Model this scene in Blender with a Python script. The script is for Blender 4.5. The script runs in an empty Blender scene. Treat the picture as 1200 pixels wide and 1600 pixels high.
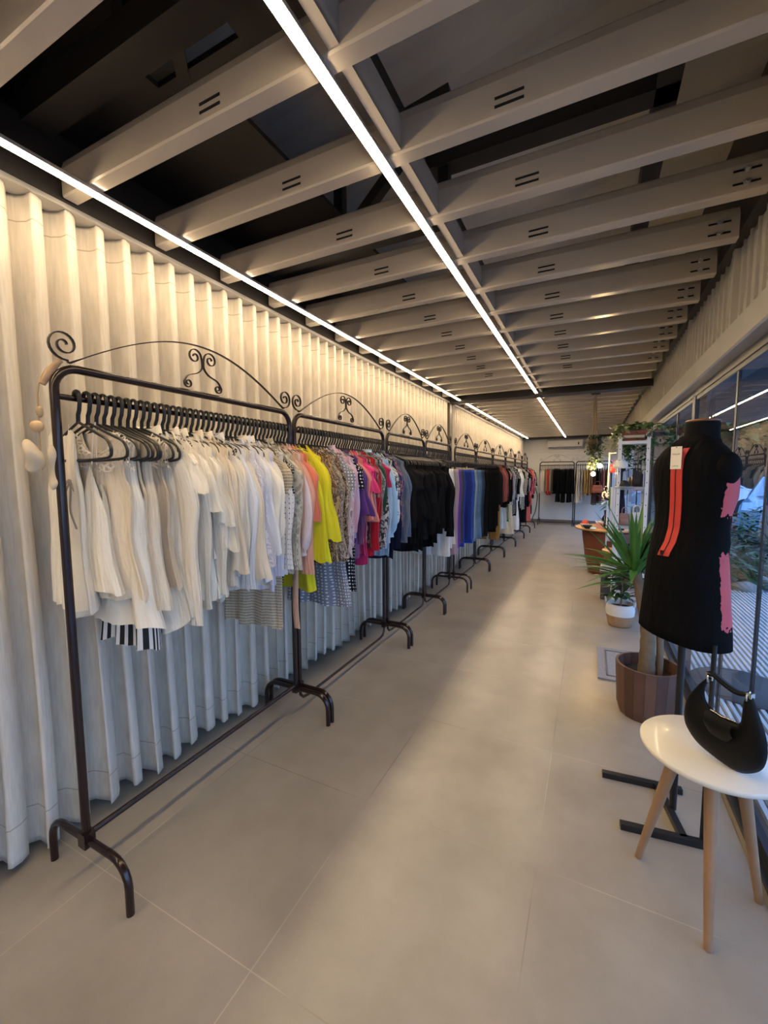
import bpy, math, random
from math import sin, cos, pi, radians
from mathutils import Vector, Matrix, noise as mnoise

# ------------------------------------------------------------------ camera, light, exposure
scene = bpy.context.scene
COL = scene.collection
YAW, PITCH, ROLL = .459425, .0873838, -.00538447
cam_d = bpy.data.cameras.new('camera')
cam_d.sensor_fit = 'HORIZONTAL'
cam_d.sensor_width = 36.0
cam_d.lens = 651.805 / 1200 * 36
cam_d.clip_start = .02
cam = bpy.data.objects.new('camera', cam_d)
COL.objects.link(cam)
_f = Vector((-sin(YAW) * cos(PITCH), cos(YAW) * cos(PITCH), -sin(PITCH)))
_r0 = Vector((cos(YAW), sin(YAW), 0)); _u0 = _r0.cross(_f)
_r = _r0 * cos(ROLL) + _u0 * sin(ROLL); _u = _u0 * cos(ROLL) - _r0 * sin(ROLL)
_m = Matrix((_r, _u, -_f)).transposed().to_4x4()
_m.translation = (0, 0, 1.4)
cam.matrix_world = _m
scene.camera = cam

world = bpy.data.worlds.new('dusk_sky'); scene.world = world
world.use_nodes = True
wn = world.node_tree.nodes; wl = world.node_tree.links
bg = wn['Background']
tc = wn.new('ShaderNodeTexCoord'); sx = wn.new('ShaderNodeSeparateXYZ'); cr = wn.new('ShaderNodeValToRGB')
wl.new(tc.outputs['Generated'], sx.inputs[0]); wl.new(sx.outputs[2], cr.inputs[0]); wl.new(cr.outputs[0], bg.inputs[0])
cr.color_ramp.elements[0].position = .0; cr.color_ramp.elements[0].color = (.31, .44, .68, 1)
cr.color_ramp.elements[1].position = .6; cr.color_ramp.elements[1].color = (.20, .38, .85, 1)
bg.inputs[1].default_value = 3.5

LED_POWER = 50.0
LED_COLOR = (1.0, .76, .48)
scene.view_settings.view_transform = 'Standard'
scene.view_settings.look = 'None'
scene.view_settings.gamma = 1
scene.view_settings.use_curve_mapping = False
scene.view_settings.exposure = 0.52

# ------------------------------------------------------------------ helpers
class MB:
    def __init__(s): s.v = []; s.f = []; s.uv = []; s.sm = []
    def add(s, vs, fs, uvs=None, smooth=True):
        o = len(s.v); s.v += [tuple(p) for p in vs]
        s.uv += (list(uvs) if uvs else [(p[0], p[2]) for p in vs])
        s.f += [tuple(i + o for i in f) for f in fs]; s.sm += [smooth] * len(fs)
        return s
    def box(s, a, b, rot=None, piv=None):
        x0, y0, z0 = a; x1, y1, z1 = b
        vs = [(x, y, z) for x in (x0, x1) for y in (y0, y1) for z in (z0, z1)]
        if rot: vs = [tuple(rot @ (Vector(p) - Vector(piv)) + Vector(piv)) for p in vs]
        fs = [(0, 1, 3, 2), (4, 6, 7, 5), (0, 4, 5, 1), (2, 3, 7, 6), (0, 2, 6, 4), (1, 5, 7, 3)]
        return s.add(vs, fs, smooth=False)
    def grid(s, P, cu=False, cv=False, UV=None, smooth=True):
        nv = len(P); nu = len(P[0]); vs = [p for r in P for p in r]; fs = []
        for i in range(nv if cv else nv - 1):
            for j in range(nu if cu else nu - 1):
                a = i * nu + j; b = i * nu + (j + 1) % nu; c = ((i + 1) % nv) * nu + (j + 1) % nu; d = ((i + 1) % nv) * nu + j
                fs.append((a, b, c, d))
        return s.add(vs, fs, [q for r in UV for q in r] if UV else None, smooth)
    def tube(s, path, r, n=8, cap=True, closed=False):
        P = [Vector(p) for p in path]; m = len(P); rings = []
        nrm = None
        for i in range(m):
            if closed: t = (P[(i + 1) % m] - P[i - 1])
            else: t = P[min(i + 1, m - 1)] - P[max(i - 1, 0)]
            if t.length < 1e-9: t = Vector((0, 0, 1))
            t.normalize()
            if nrm is None:
                nrm = t.orthogonal().normalized()
            nrm = (nrm - t * nrm.dot(t))
            if nrm.length < 1e-6: nrm = t.orthogonal()
            nrm.normalize(); b = t.cross(nrm)
            rr = r[i] if isinstance(r, (list, tuple)) else r
            rings.append([P[i] + (nrm * cos(2 * pi * k / n) + b * sin(2 * pi * k / n)) * rr for k in range(n)])
        s.grid(rings, cu=True, cv=closed)
        if cap and not closed:
            for ring, rev in ((rings[0], 1), (rings[-1], 0)):
                idx = list(range(n)); s.add(ring, [tuple(idx[::-1] if rev else idx)], smooth=False)
        return s
    def strip(s, path, side, w, t):
        """flat bar: path points, side = constant direction of the width"""
        P = [Vector(p) for p in path]; S = Vector(side).normalized(); rings = []
        for i in range(len(P)):
            tt = (P[min(i + 1, len(P) - 1)] - P[max(i - 1, 0)]).normalized(); n = S.cross(tt).normalized()
            rings.append([P[i] + S * w / 2 + n * t / 2, P[i] - S * w / 2 + n * t / 2, P[i] - S * w / 2 - n * t / 2, P[i] + S * w / 2 - n * t / 2])
        s.grid(rings, cu=True)
        s.add(rings[0], [(0, 1, 2, 3)]); s.add(rings[-1], [(3, 2, 1, 0)])
        return s
    def lathe(s, prof, c=(0, 0), n=32, sx=1, sy=1):
        rings = [[(c[0] + r * sx * cos(2 * pi * k / n), c[1] + r * sy * sin(2 * pi * k / n), z) for k in range(n)] for r, z in prof]
        return s.grid(rings, cu=True)
    def ball(s, c, r, n=12, m=8):
        rx, ry, rz = r if isinstance(r, tuple) else (r, r, r)
        rings = [[(c[0] + rx * sin(pi * i / m) * cos(2 * pi * k / n), c[1] + ry * sin(pi * i / m) * sin(2 * pi * k / n), c[2] + rz * cos(pi * i / m)) for k in range(n)] for i in range(m + 1)]
        return s.grid(rings, cu=True)
    def xf(s, M):
        s.v = [tuple(M @ Vector(p)) for p in s.v]; return s
    def build(s, name, mat=None, parent=None, loc=None, rotz=None):
        me = bpy.data.meshes.new(name); me.from_pydata(s.v, [], s.f)
        me.polygons.foreach_set('use_smooth', s.sm)
        uvl = me.uv_layers.new(name='UVMap'); li = [0] * len(me.loops); me.loops.foreach_get('vertex_index', li)
        flat = []
        for i in li: flat += s.uv[i]
        uvl.data.foreach_set('uv', flat)
        if mat: me.materials.append(mat)
        me.update()
        o = bpy.data.objects.new(name, me); COL.objects.link(o)
        if parent: o.parent = parent
        if loc: o.location = loc
        if rotz is not None: o.rotation_euler = (0, 0, rotz)
        return o

def tag(o, label, cat, group=None, kind=None):
    o['label'] = label; o['category'] = cat
    if group: o['group'] = group
    if kind: o['kind'] = kind
    return o
def thing(name, label, cat, loc=(0, 0, 0), rotz=0, group=None):
    o = bpy.data.objects.new(name, None); COL.objects.link(o); o.empty_display_size = .1
    o.location = loc; o.rotation_euler = (0, 0, rotz)
    return tag(o, label, cat, group)
def struct(o): o['kind'] = 'structure'; return o
def copy_tree(o, parent=None):
    c = o.copy(); COL.objects.link(c)
    if parent: c.parent = parent
    for ch in list(o.children): copy_tree(ch, c)
    return c
def catmull(pts, k=8):
    P = [Vector(p) for p in pts]; P = [P[0] * 2 - P[1]] + P + [P[-1] * 2 - P[-2]]; out = []
    for i in range(1, len(P) - 2):
        a, b, c, d = P[i - 1:i + 3]
        for j in range(k):
            t = j / k
            out.append(.5 * ((2 * b) + (c - a) * t + (2 * a - 5 * b + 4 * c - d) * t * t + (3 * b - a - 3 * c + d) * t ** 3))
    out.append(P[-2]); return out

# ------------------------------------------------------------------ materials
MATS = {}
def mat(name, color, rough=.6, metal=0, spec=.5, bump=0, bscale=200, var=0, vscale=8, coat=0, emis=None, estr=0, alpha=None, sheen=0):
    if name in MATS: return MATS[name]
    m = bpy.data.materials.new(name); m.use_nodes = True; MATS[name] = m
    nt = m.node_tree; N = nt.nodes; L = nt.links; p = N['Principled BSDF']
    c = tuple(color) + (1,)
    p.inputs['Base Color'].default_value = c
    p.inputs['Roughness'].default_value = rough; p.inputs['Metallic'].default_value = metal
    p.inputs['Specular IOR Level'].default_value = spec
    if coat: p.inputs['Coat Weight'].default_value = coat; p.inputs['Coat Roughness'].default_value = .08
    if sheen: p.inputs['Sheen Weight'].default_value = sheen
    if emis: p.inputs['Emission Color'].default_value = tuple(emis) + (1,); p.inputs['Emission Strength'].default_value = estr
    if var or bump:
        t = N.new('ShaderNodeTexCoord')
    if var:
        n = N.new('ShaderNodeTexNoise'); n.inputs['Scale'].default_value = vscale; n.inputs['Detail'].default_value = 5
        L.new(t.outputs['Object'], n.inputs['Vector'])
        mx = N.new('ShaderNodeMix'); mx.data_type = 'RGBA'
        mx.inputs[6].default_value = tuple(x * (1 - var) for x in color) + (1,); mx.inputs[7].default_value = tuple(min(1, x * (1 + var)) for x in color) + (1,)
        L.new(n.outputs[0], mx.inputs[0]); L.new(mx.outputs[2], p.inputs['Base Color'])
    if bump:
        n2 = N.new('ShaderNodeTexNoise'); n2.inputs['Scale'].default_value = bscale; n2.inputs['Detail'].default_value = 3
        L.new(t.outputs['Object'], n2.inputs['Vector'])
        b = N.new('ShaderNodeBump'); b.inputs['Strength'].default_value = bump; b.inputs['Distance'].default_value = .002
        L.new(n2.outputs[0], b.inputs['Height']); L.new(b.outputs[0], p.inputs['Normal'])
    return m

def fabric(c1, pat='plain', c2=(0, 0, 0), c3=None, scale=1.0, rough=.85, seed=0):
    key = 'fabric_%s_%s_%s_%s_%s_%s' % (pat, tuple(round(x, 3) for x in c1), tuple(round(x, 3) for x in c2), c3, scale, rough)
    if key in MATS: return MATS[key]
    m = bpy.data.materials.new('fabric_' + pat); m.use_nodes = True; MATS[key] = m
    nt = m.node_tree; N = nt.nodes; L = nt.links; p = N['Principled BSDF']
    p.inputs['Roughness'].default_value = rough; p.inputs['Specular IOR Level'].default_value = .25 if rough > .6 else .5
    p.inputs['Sheen Weight'].default_value = .15 if max(c1) > .05 else 0
    if max(c1) < .05 and rough > .6: p.inputs['Specular IOR Level'].default_value = .1
    t = N.new('ShaderNodeTexCoord')
    def mapv(sc):
        mp = N.new('ShaderNodeMapping'); mp.inputs['Scale'].default_value = sc; mp.inputs['Location'].default_value = (seed * 1.7, seed * .9, 0)
        L.new(t.outputs['UV'], mp.inputs['Vector']); return mp.outputs[0]
    def ramp(src, stops, mode='LINEAR'):
        r = N.new('ShaderNodeValToRGB'); r.color_ramp.interpolation = mode
        while len(r.color_ramp.elements) < len(stops): r.color_ramp.elements.new(.5)
        for e, (ps, c) in zip(r.color_ramp.elements, stops): e.position = ps; e.color = tuple(c) + (1,) if len(c) == 3 else c
        L.new(src, r.inputs[0]); return r.outputs[0]
    base = p.inputs['Base Color']
    if pat == 'plain':
        n = N.new('ShaderNodeTexNoise'); n.inputs['Scale'].default_value = 9; L.new(mapv((1, .35, 1)), n.inputs['Vector'])
        L.new(ramp(n.outputs[0], [(.3, tuple(x * .88 for x in c1)), (.7, tuple(min(.92, x * 1.06) for x in c1))]), base)
    elif pat == 'dots':
        v = N.new('ShaderNodeTexVoronoi'); v.voronoi_dimensions = '2D'; v.inputs['Scale'].default_value = 58 * scale; v.inputs['Randomness'].default_value = .25
        L.new(mapv((1, 1, 1)), v.inputs['Vector']); L.new(ramp(v.outputs['Distance'], [(0, c2), ((.12 if c2[0] < .3 else .25), c1)], 'CONSTANT'), base)
    elif pat in ('leopard', 'floral', 'paint'):
        v = N.new('ShaderNodeTexVoronoi'); v.voronoi_dimensions = '2D'; v.feature = 'F1'
        v.inputs['Scale'].default_value = (45 if pat == 'leopard' else 28) * scale
        n = N.new('ShaderNodeTexNoise'); n.inputs['Scale'].default_value = (40 if pat == 'leopard' else 16) * scale; n.inputs['Detail'].default_value = 3
        mv = mapv((1, .8, 1)); L.new(mv, n.inputs['Vector'])
        ad = N.new('ShaderNodeVectorMath'); ad.operation = 'MULTIPLY_ADD'; ad.inputs[1].default_value = (.05, .05, .05)
        L.new(n.outputs['Color'], ad.inputs[0]); L.new(mv, ad.inputs[2]); L.new(ad.outputs[0], v.inputs['Vector'])
        if pat == 'leopard':
            L.new(ramp(v.outputs['Distance'], [(0, c3 or c1), (.25, c2), (.45, c1)], 'CONSTANT'), base)
        elif pat == 'floral':
            a = ramp(v.outputs['Distance'], [(0, c2), (.3, c3 or c2), (.42, c1)], 'CONSTANT'); L.new(a, base)
        else:
            a = ramp(n.outputs[0], [(0, c1), (.47, c2), (.56, c3 or c1)], 'CONSTANT'); L.new(a, base)
    elif pat in ('stripes', 'hstripes'):
        w = N.new('ShaderNodeTexWave'); w.wave_type = 'BANDS'; w.bands_direction = 'X' if pat == 'stripes' else 'Y'
        w.inputs['Scale'].default_value = 14 * scale; L.new(mapv((1, 1, 1)), w.inputs['Vector'])
        L.new(ramp(w.outputs[0], [(0, c1), (.5, c2)], 'CONSTANT'), base)
    elif pat == 'lace':
        v = N.new('ShaderNodeTexVoronoi'); v.voronoi_dimensions = '2D'; v.feature = 'DISTANCE_TO_EDGE'; v.inputs['Scale'].default_value = 70 * scale
        L.new(mapv((1, 1, 1)), v.inputs['Vector'])
        base.default_value = tuple(c1) + (1,)
        n = N.new('ShaderNodeTexNoise'); n.inputs['Scale'].default_value = 40; L.new(mapv((1, 1, 1)), n.inputs['Vector'])
        mm = N.new('ShaderNodeMath'); mm.operation = 'MULTIPLY'; L.new(v.outputs['Distance'], mm.inputs[0]); L.new(n.outputs[0], mm.inputs[1])
        L.new(ramp(mm.outputs[0], [(0, (1, 1, 1)), (.075, (0, 0, 0))], 'CONSTANT'), p.inputs['Alpha'])
    elif pat == 'denim':
        c1 = tuple(x * .6 for x in c1); c2 = tuple(x * .75 for x in c2)
        n = N.new('ShaderNodeTexNoise'); n.inputs['Scale'].default_value = 5; n.inputs['Detail'].default_value = 4; L.new(mapv((2.5, .8, 1)), n.inputs['Vector'])
        L.new(ramp(n.outputs[0], [(.35, c1), (.7, c2)]), base)
    elif pat == 'knit':
        w = N.new('ShaderNodeTexWave'); w.bands_direction = 'Y'; w.inputs['Scale'].default_value = 22; w.inputs['Distortion'].default_value = 1.5; w.inputs['Detail Scale'].default_value = 8
        L.new(mapv((1, 1, 1)), w.inputs['Vector']); L.new(ramp(w.outputs[0], [(.2, c2), (.55, c1)]), base)
    n3 = N.new('ShaderNodeTexNoise'); n3.inputs['Scale'].default_value = 22; n3.inputs['Detail'].default_value = 4
    L.new(mapv((1.5, .2, 1)), n3.inputs['Vector'])
    b = N.new('ShaderNodeBump'); b.inputs['Strength'].default_value = .6; b.inputs['Distance'].default_value = .03
    L.new(n3.outputs[0], b.inputs['Height']); L.new(b.outputs[0], p.inputs['Normal'])
    return m

M_iron = mat('dark_bronze_enamel', (.016, .006, .005), .24, 0, .4, coat=.25)
M_black = mat('black_plastic', (.012, .012, .012), .38)
M_joist = mat('cream_joist_paint', (.52, .46, .38), .20, 0, .5, var=.05, vscale=3)
M_darkbeam = mat('black_roof_steel', (.018, .016, .015), .5)
M_roof = mat('grey_roof_sheet', (.66, .62, .56), .5, var=.08, vscale=2)
M_slot = mat('slot_shade', (.006, .006, .006), .9)
M_white = mat('white_metal_paint', (.78, .78, .77), .3)
M_led = mat('led_diffuser', (1, 1, 1), .5, emis=LED_COLOR, estr=LED_POWER)
M_alu = mat('aluminium', (.6, .6, .6), .35, metal=.8)

def floor_material():
    m = bpy.data.materials.new('concrete_look_porcelain'); m.use_nodes = True; N = m.node_tree.nodes; L = m.node_tree.links; p = N['Principled BSDF']
    t = N.new('ShaderNodeTexCoord')
    br = N.new('ShaderNodeTexBrick'); br.offset = 0; br.squash = 1
    br.inputs['Scale'].default_value = 1; br.inputs['Brick Width'].default_value = .689; br.inputs['Row Height'].default_value = .689
    br.inputs['Mortar Size'].default_value = .0018; br.inputs['Mortar Smooth'].default_value = .2
    br.inputs['Color1'].default_value = (.96, .96, .96, 1); br.inputs['Color2'].default_value = (1, 1, 1, 1); br.inputs['Mortar'].default_value = (.62, .6, .57, 1)
    gn = N.new('ShaderNodeTexNoise'); gn.inputs['Scale'].default_value = .9; gr = N.new('ShaderNodeValToRGB'); L.new(t.outputs['Object'], gn.inputs['Vector']); L.new(gn.outputs[0], gr.inputs[0]); L.new(gr.outputs[0], br.inputs['Mortar'])
    gr.color_ramp.elements[0].position = .42; gr.color_ramp.elements[0].color = (.6, .57, .54, 1); gr.color_ramp.elements[1].position = .56; gr.color_ramp.elements[1].color = (1.35, 1.33, 1.28, 1)
    mp = N.new('ShaderNodeMapping'); mp.inputs['Location'].default_value = (.13 + .689 * 20, -.785 + .689 * 20, 0)
    L.new(t.outputs['Object'], mp.inputs[0]); L.new(mp.outputs[0], br.inputs['Vector'])
    n = N.new('ShaderNodeTexNoise'); n.inputs['Scale'].default_value = 2.2; n.inputs['Detail'].default_value = 7; n.inputs['Roughness'].default_value = .55
    L.new(t.outputs['Object'], n.inputs['Vector'])
    r = N.new('ShaderNodeValToRGB'); r.color_ramp.elements[0].position = .3; r.color_ramp.elements[0].color = (.285, .245, .195, 1)
    r.color_ramp.elements[1].position = .72; r.color_ramp.elements[1].color = (.42, .37, .30, 1)
    L.new(n.outputs[0], r.inputs[0])
    n2 = N.new('ShaderNodeTexNoise'); n2.inputs['Scale'].default_value = 260; n2.inputs['Detail'].default_value = 2; L.new(t.outputs['Object'], n2.inputs['Vector'])
    r2 = N.new('ShaderNodeValToRGB'); r2.color_ramp.elements[0].color = (.9, .9, .9, 1); r2.color_ramp.elements[1].color = (1.0, 1.0, 1.0, 1)
    L.new(n2.outputs[0], r2.inputs[0])
    a = N.new('ShaderNodeMix'); a.data_type = 'RGBA'; a.blend_type = 'MULTIPLY'; a.inputs[0].default_value = 1
    b = N.new('ShaderNodeMix'); b.data_type = 'RGBA'; b.blend_type = 'MULTIPLY'; b.inputs[0].default_value = 1
    L.new(r.outputs[0], a.inputs[6]); L.new(br.outputs[0], a.inputs[7]); L.new(a.outputs[2], b.inputs[6]); L.new(r2.outputs[0], b.inputs[7])
    L.new(b.outputs[2], p.inputs['Base Color'])
    rr = N.new('ShaderNodeMapRange'); rr.inputs['To Min'].default_value = .285; rr.inputs['To Max'].default_value = .33; L.new(n.outputs[0], rr.inputs[0])
    L.new(rr.outputs[0], p.inputs['Roughness'])
    bu = N.new('ShaderNodeBump'); bu.inputs['Strength'].default_value = .25; bu.inputs['Distance'].default_value = .002
    L.new(br.outputs['Fac'], bu.inputs['Height']); bu.invert = True; L.new(bu.outputs[0], p.inputs['Normal'])
    return m

def glass_material(tint=(.93, .97, .97)):
    m = bpy.data.materials.new('shopfront_glass'); m.use_nodes = True; N = m.node_tree.nodes; L = m.node_tree.links
    for n in list(N): N.remove(n)
    o = N.new('ShaderNodeOutputMaterial'); mx = N.new('ShaderNodeMixShader'); tr = N.new('ShaderNodeBsdfTransparent'); gl = N.new('ShaderNodeBsdfGlossy'); fr = N.new('ShaderNodeFresnel')
    fr.inputs[0].default_value = 1.6; ge = N.new('ShaderNodeNewGeometry'); inv = N.new('ShaderNodeMath'); inv.operation = 'SUBTRACT'; inv.inputs[0].default_value = 1
    mu = N.new('ShaderNodeMath'); mu.operation = 'MULTIPLY'; L.new(ge.outputs['Backfacing'], inv.inputs[1]); L.new(inv.outputs[0], mu.inputs[1]); L.new(fr.outputs[0], mu.inputs[0])
    gl.inputs['Roughness'].default_value = .0; tr.inputs[0].default_value = tuple(tint) + (1,)
    L.new(mu.outputs[0], mx.inputs[0]); L.new(tr.outputs[0], mx.inputs[1]); L.new(gl.outputs[0], mx.inputs[2]); L.new(mx.outputs[0], o.inputs[0])
    return m
M_glass = glass_material()

# ------------------------------------------------------------------ the setting
TRK = 2.41      # underside of joists
struct(MB().box((-2.1, -3.0, -.08), (.60, 13.15, 0)).build('floor', floor_material()))
Mwall = mat('matt_plaster', (.55, .53, .49), .7, var=.04)
struct(MB().box((-2.1, -3.0, 0), (-1.98, 13.15, 3.3)).build('wall_left', Mwall))
struct(MB().box((-2.1, -3.15, 0), (.95, -3.0, 3.75)).build('wall_rear', Mwall))
# back wall: painted ribbed panel
wb = MB().box((-2.1, 13.0, 0), (1.0, 13.12, 3.75))
for k in range(17): wb.box((-1.8 + k * .165, 12.99, 2.1), (-1.785 + k * .165, 13.0, 2.6))
for k in range(8): wb.box((-1.72 + k * .33, 12.994, .12), (-1.70 + k * .33, 13.0, 1.93))
wb.box((-1.98, 12.96, 2.04), (.6, 13.0, 2.10)); wb.box((-1.98, 12.97, 1.95), (.6, 13.0, 2.0))
struct(wb.build('wall_back', mat('white_wall_panel', (.72, .71, .68), .35, var=.04)))
struct(MB().box((-1.98, 12.97, 0), (.6, 12.99, .1)).build('baseboard_back', mat('dark_skirting', (.16, .13, .10), .4)))
struct(MB().box((-1.98, -3, 0), (-1.962, 12.97, .09)).build('baseboard_left', mat('white_skirting', (.75, .74, .72), .4)))
# right header wall with vertical ribs and a smooth lintel band
hw = MB().box((.60, -3.0, 2.02), (.75, 12.97, 2.50))
rng = random.Random(3)
y = -2.9
while y < 12.9:
    hw.box((.588, y, 2.10), (.602, y + .012, 2.46)); y += .095
y = -2.5
while y < 12.9:
    hw.box((.575, y, 2.08), (.602, y + .035, 2.48)); y += 1.02
MH = mat('white_gloss_panel', (.50, .48, .44), .16, 0, .5, var=.06, vscale=5)
struct(hw.build('wall_right', MH))
tb = MB()
prof = [(.545, 1.95), (.535, 1.955), (.535, 2.06), (.55, 2.075), (.585, 2.10), (.60, 2.10), (.60, 1.95)]
tb.grid([[(x, yy, z) for yy in (-3, 12.97)] for x, z in prof + prof[:1]], smooth=False)
struct(tb.build('trim_1', MH))
struct(MB().box((.60, -3, 1.91), (.72, 12.97, 1.949)).build('trim_2', mat('bronze_frame', (.06, .055, .05), .35)))
Mframe = mat('dark_glazing_frame', (.03, .035, .045), .35, metal=.3)
struct(MB().box((.575, -3, 0), (.66, 12.97, .022)).build('trim_3', Mframe))
# column at the curtain gap and the two transverse dark beams
struct(MB().box((-1.98, 5.67, 0), (-1.78, 5.77, 2.40)).build('trim_4', mat('column_paint', (.10, .085, .07), .5)))
for k, (y0, y1) in enumerate(((5.60, 5.80), (12.42, 12.56))):
    struct(MB().box((-1.98, y0, 2.395), (.66, y0 + .012, 2.60)).box((-1.98, y0, 2.385), (.66, y1, 2.397)).box((-1.98, y1 - .012, 2.395), (.66, y1, 2.60)).build('trim_%d' % (5 + k), M_darkbeam))
struct(MB().box((-1.98, -3, 2.40), (-1.76, 13, 2.62)).build('trim_7', M_darkbeam))
struct(MB().box((.55, -3, 2.46), (.75, 13, 2.66)).build('trim_8', M_darkbeam))
# roof above
rf = MB()
nr = 40
P = []
for i in range(nr * 4 + 1):
    yy = -3.2 + i * (16.6 / (nr * 4)); d = .018 if (i % 4) < 2 else 0
    P.append([(-2.2, yy, 3.02 + d), (.95, yy, 3.55 + d)])
rf.grid(P, smooth=False)
struct(rf.build('ceiling', M_roof))
struct(MB().box((.75, -3.1, 2.0), (.80, 13.1, 3.7)).build('wall_right_upper', M_darkbeam))
struct(MB().box((-1.98, -3.0, 2.62), (-1.93, 13, 3.3)).build('wall_left_upper', M_darkbeam))

# roof trusses: black steel seen between the joists
def truss(y0, label):
    t = thing('roof_truss', label, 'roof truss', (-.7, y0, 2.62), group=None)
    def bar(a, b, w, name):
        A = Vector(a); B = Vector(b); d = (B - A); L_ = d.length; d.normalize()
        q = Vector((0, 0, 1)).rotation_difference(d).to_matrix()
        m = MB().box((-w / 2, -w / 2, 0), (w / 2, w / 2, L_)); m.v = [tuple(q @ Vector(p) + A) for p in m.v]
        m.build(name, M_darkbeam, t)
    bar((-1.2, 0, .02), (.06, 0, .02), .09, 'bottom_chord')
    bar((-1.2, 0, .36), (.06, 0, .53), .07, 'top_chord')
    xs = [-1.1, -.55, .03]
    for i, x in enumerate(xs):
        zt = .36 + (x + 1.2) / 2.6 * .36
        bar((x, 0, .02), (x, 0, zt), .05, 'post')
        if i < len(xs) - 1:
            x2 = xs[i + 1]; bar((x, 0, .02), (x2, 0, .36 + (x2 + 1.2) / 2.6 * .36), .05, 'diagonal')
truss(.86, 'black steel roof truss nearest the viewer, above the first wide joist gap')
truss(2.02, 'black steel roof truss, second one back from the viewer')
o = MB().box((-.82, 1.98, 2.84), (.25, 2.07, 2.93)).build('roof_purlin', M_darkbeam); tag(o, 'black crosswise roof purlin joining the two lengthwise ones over the aisle', 'roof beam')
for x0, lb in ((-.79, 'black lengthwise roof purlin above the centre light strip'), (.21, 'black lengthwise roof purlin above the right side of the aisle')):
    o = MB().box((x0 - .04, -3, 2.84), (x0 + .04, 12.4, 2.93)).build('roof_purlin', M_darkbeam)
    tag(o, lb, 'roof beam')
pnl = MB().box((-1.92, -3, 2.75), (-.75, .96, 2.77)).box((-1.92, .96, 2.75), (-1.40, 1.07, 2.77)).box((-1.02, .96, 2.75), (-.75, 1.07, 2.77)).box((-1.92, 1.07, 2.75), (-.75, 1.20, 2.77)).box((-1.92, 1.20, 2.75), (-1.22, 5.6, 2.77))
pnl.box((-1.25, .90, 2.74), (-1.21, 1.14, 2.76), Matrix.Rotation(.75, 3, 'Z'), (-1.23, 1.02, 2.75))
tag(pnl.build('black_soffit_panel', M_darkbeam), 'matt black panel in the roof space above the curtain side, with one opening', 'ceiling panel')

# ceiling joists, one object each
def joist_mesh(x0, x1):
    m = MB()
    pr = [(.046, .012), (.050, .010), (.050, .0), (.004, .0), (.0, .006), (.0, .095), (.010, .125), (.016, .133), (.045, .133), (.045, .120)]
    n = len(pr); rows = []
    for x in (x0, x1): rows.append([(x, a, b) for a, b in pr] + [(x, a + .002, b + (.002 if b < .06 else -.002)) for a, b in pr[::-1]])
    m.grid([rows[0], rows[1]], cu=True, smooth=False)
    m.add(rows[0], [tuple(range(len(rows[0])))], smooth=False); m.add(rows[1], [tuple(range(len(rows[1])))[::-1]], smooth=False)
    return m.build('joist_web', M_joist)
jm = joist_mesh(-1.05, 1.235).data; bpy.data.objects.remove(bpy.data.objects['joist_web'])
slot_me = MB().box((-.04, -.002, -.0035), (.04, .001, .0035)).build('slot', M_slot); slot_data = slot_me.data; bpy.data.objects.remove(slot_me)  # dark box painting the shade seen through each slot hole
bolt_o = MB().tube([(0, -.012, 0), (0, .0, 0)], .011, 6).tube([(0, -.018, 0), (0, -.012, 0)], .006, 8).build('bolt', M_alu); bolt_data = bolt_o.data; bpy.data.objects.remove(bolt_o)
brace_o = MB().box((-.015, .05, .01), (.015, .36, .022)).box((.012, .05, .01), (.015, .36, .11)).build('brace', M_joist); brace_data = brace_o.data; bpy.data.objects.remove(brace_o)
jys = [-.155 - .36, -.155, .205] + [.565 + .3605 * k for k in range(14)] + [5.93 + .36 * k for k in range(18)]
for i, yy in enumerate(jys):
    near = i - 3
    if yy < .5: lb = 'cream steel ceiling joist overhead, nearer than every joist ahead of the viewer'
    else:
        half = 'between the viewer and the dark cross beam' if i < 17 else 'beyond the dark cross beam'
        ords = ['first', 'second', 'third', 'fourth', 'fifth', 'sixth', 'seventh', 'eighth', 'ninth', 'tenth', 'eleventh', 'twelfth', 'thirteenth', 'fourteenth', 'fifteenth', 'sixteenth', 'seventeenth', 'eighteenth']
        lb = 'cream steel ceiling joist, %s %s' % (ords[near if i < 17 else i - 17], half)
    t = thing('ceiling_joist', lb, 'ceiling joist', (-.70, yy, TRK), group='slotted cream joists across the ceiling')
    def ch(name, data, loc):
        o = bpy.data.objects.new(name, data); COL.objects.link(o); o.parent = t; o.location = loc
    ch('web', jm, (0, 0, 0))
    if yy < 5.6: ch('brace', brace_data, (.115, 0, 0))
    if yy < 4.6:
        for sx_, zz in ((-.30, .026), (-.30, .048), (.46, .026), (.46, .048), (1.165, .03), (1.165, .075)):
            ch('slot', slot_data, (sx_, 0, zz))
        for zz in (.03, .075): ch('bolt', bolt_data, (1.165, 0, zz))

# LED strips
def led(x, y0, y1, label):
    t = thing('linear_ceiling_light', label, 'strip light', (x, (y0 + y1) / 2, TRK))
    h = (y1 - y0) / 2
    MB().box((-.017, -h, -.012), (.017, h, 0)).build('housing', M_alu, t)
    MB().box((-.0135, -h + .005, -.016), (.0135, h - .005, -.0125)).build('diffuser', M_led, t)
led(-1.61, -2.6, 5.56, 'long warm white LED strip beside the curtain, near half')
led(-.635, -2.6, 5.52, 'long warm white LED strip over the aisle, near half')
led(-1.60, 5.86, 12.2, 'warm white LED strip beside the curtain, beyond the dark beam')
led(-.645, 5.84, 12.25, 'warm white LED strip over the aisle, beyond the dark beam')

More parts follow.
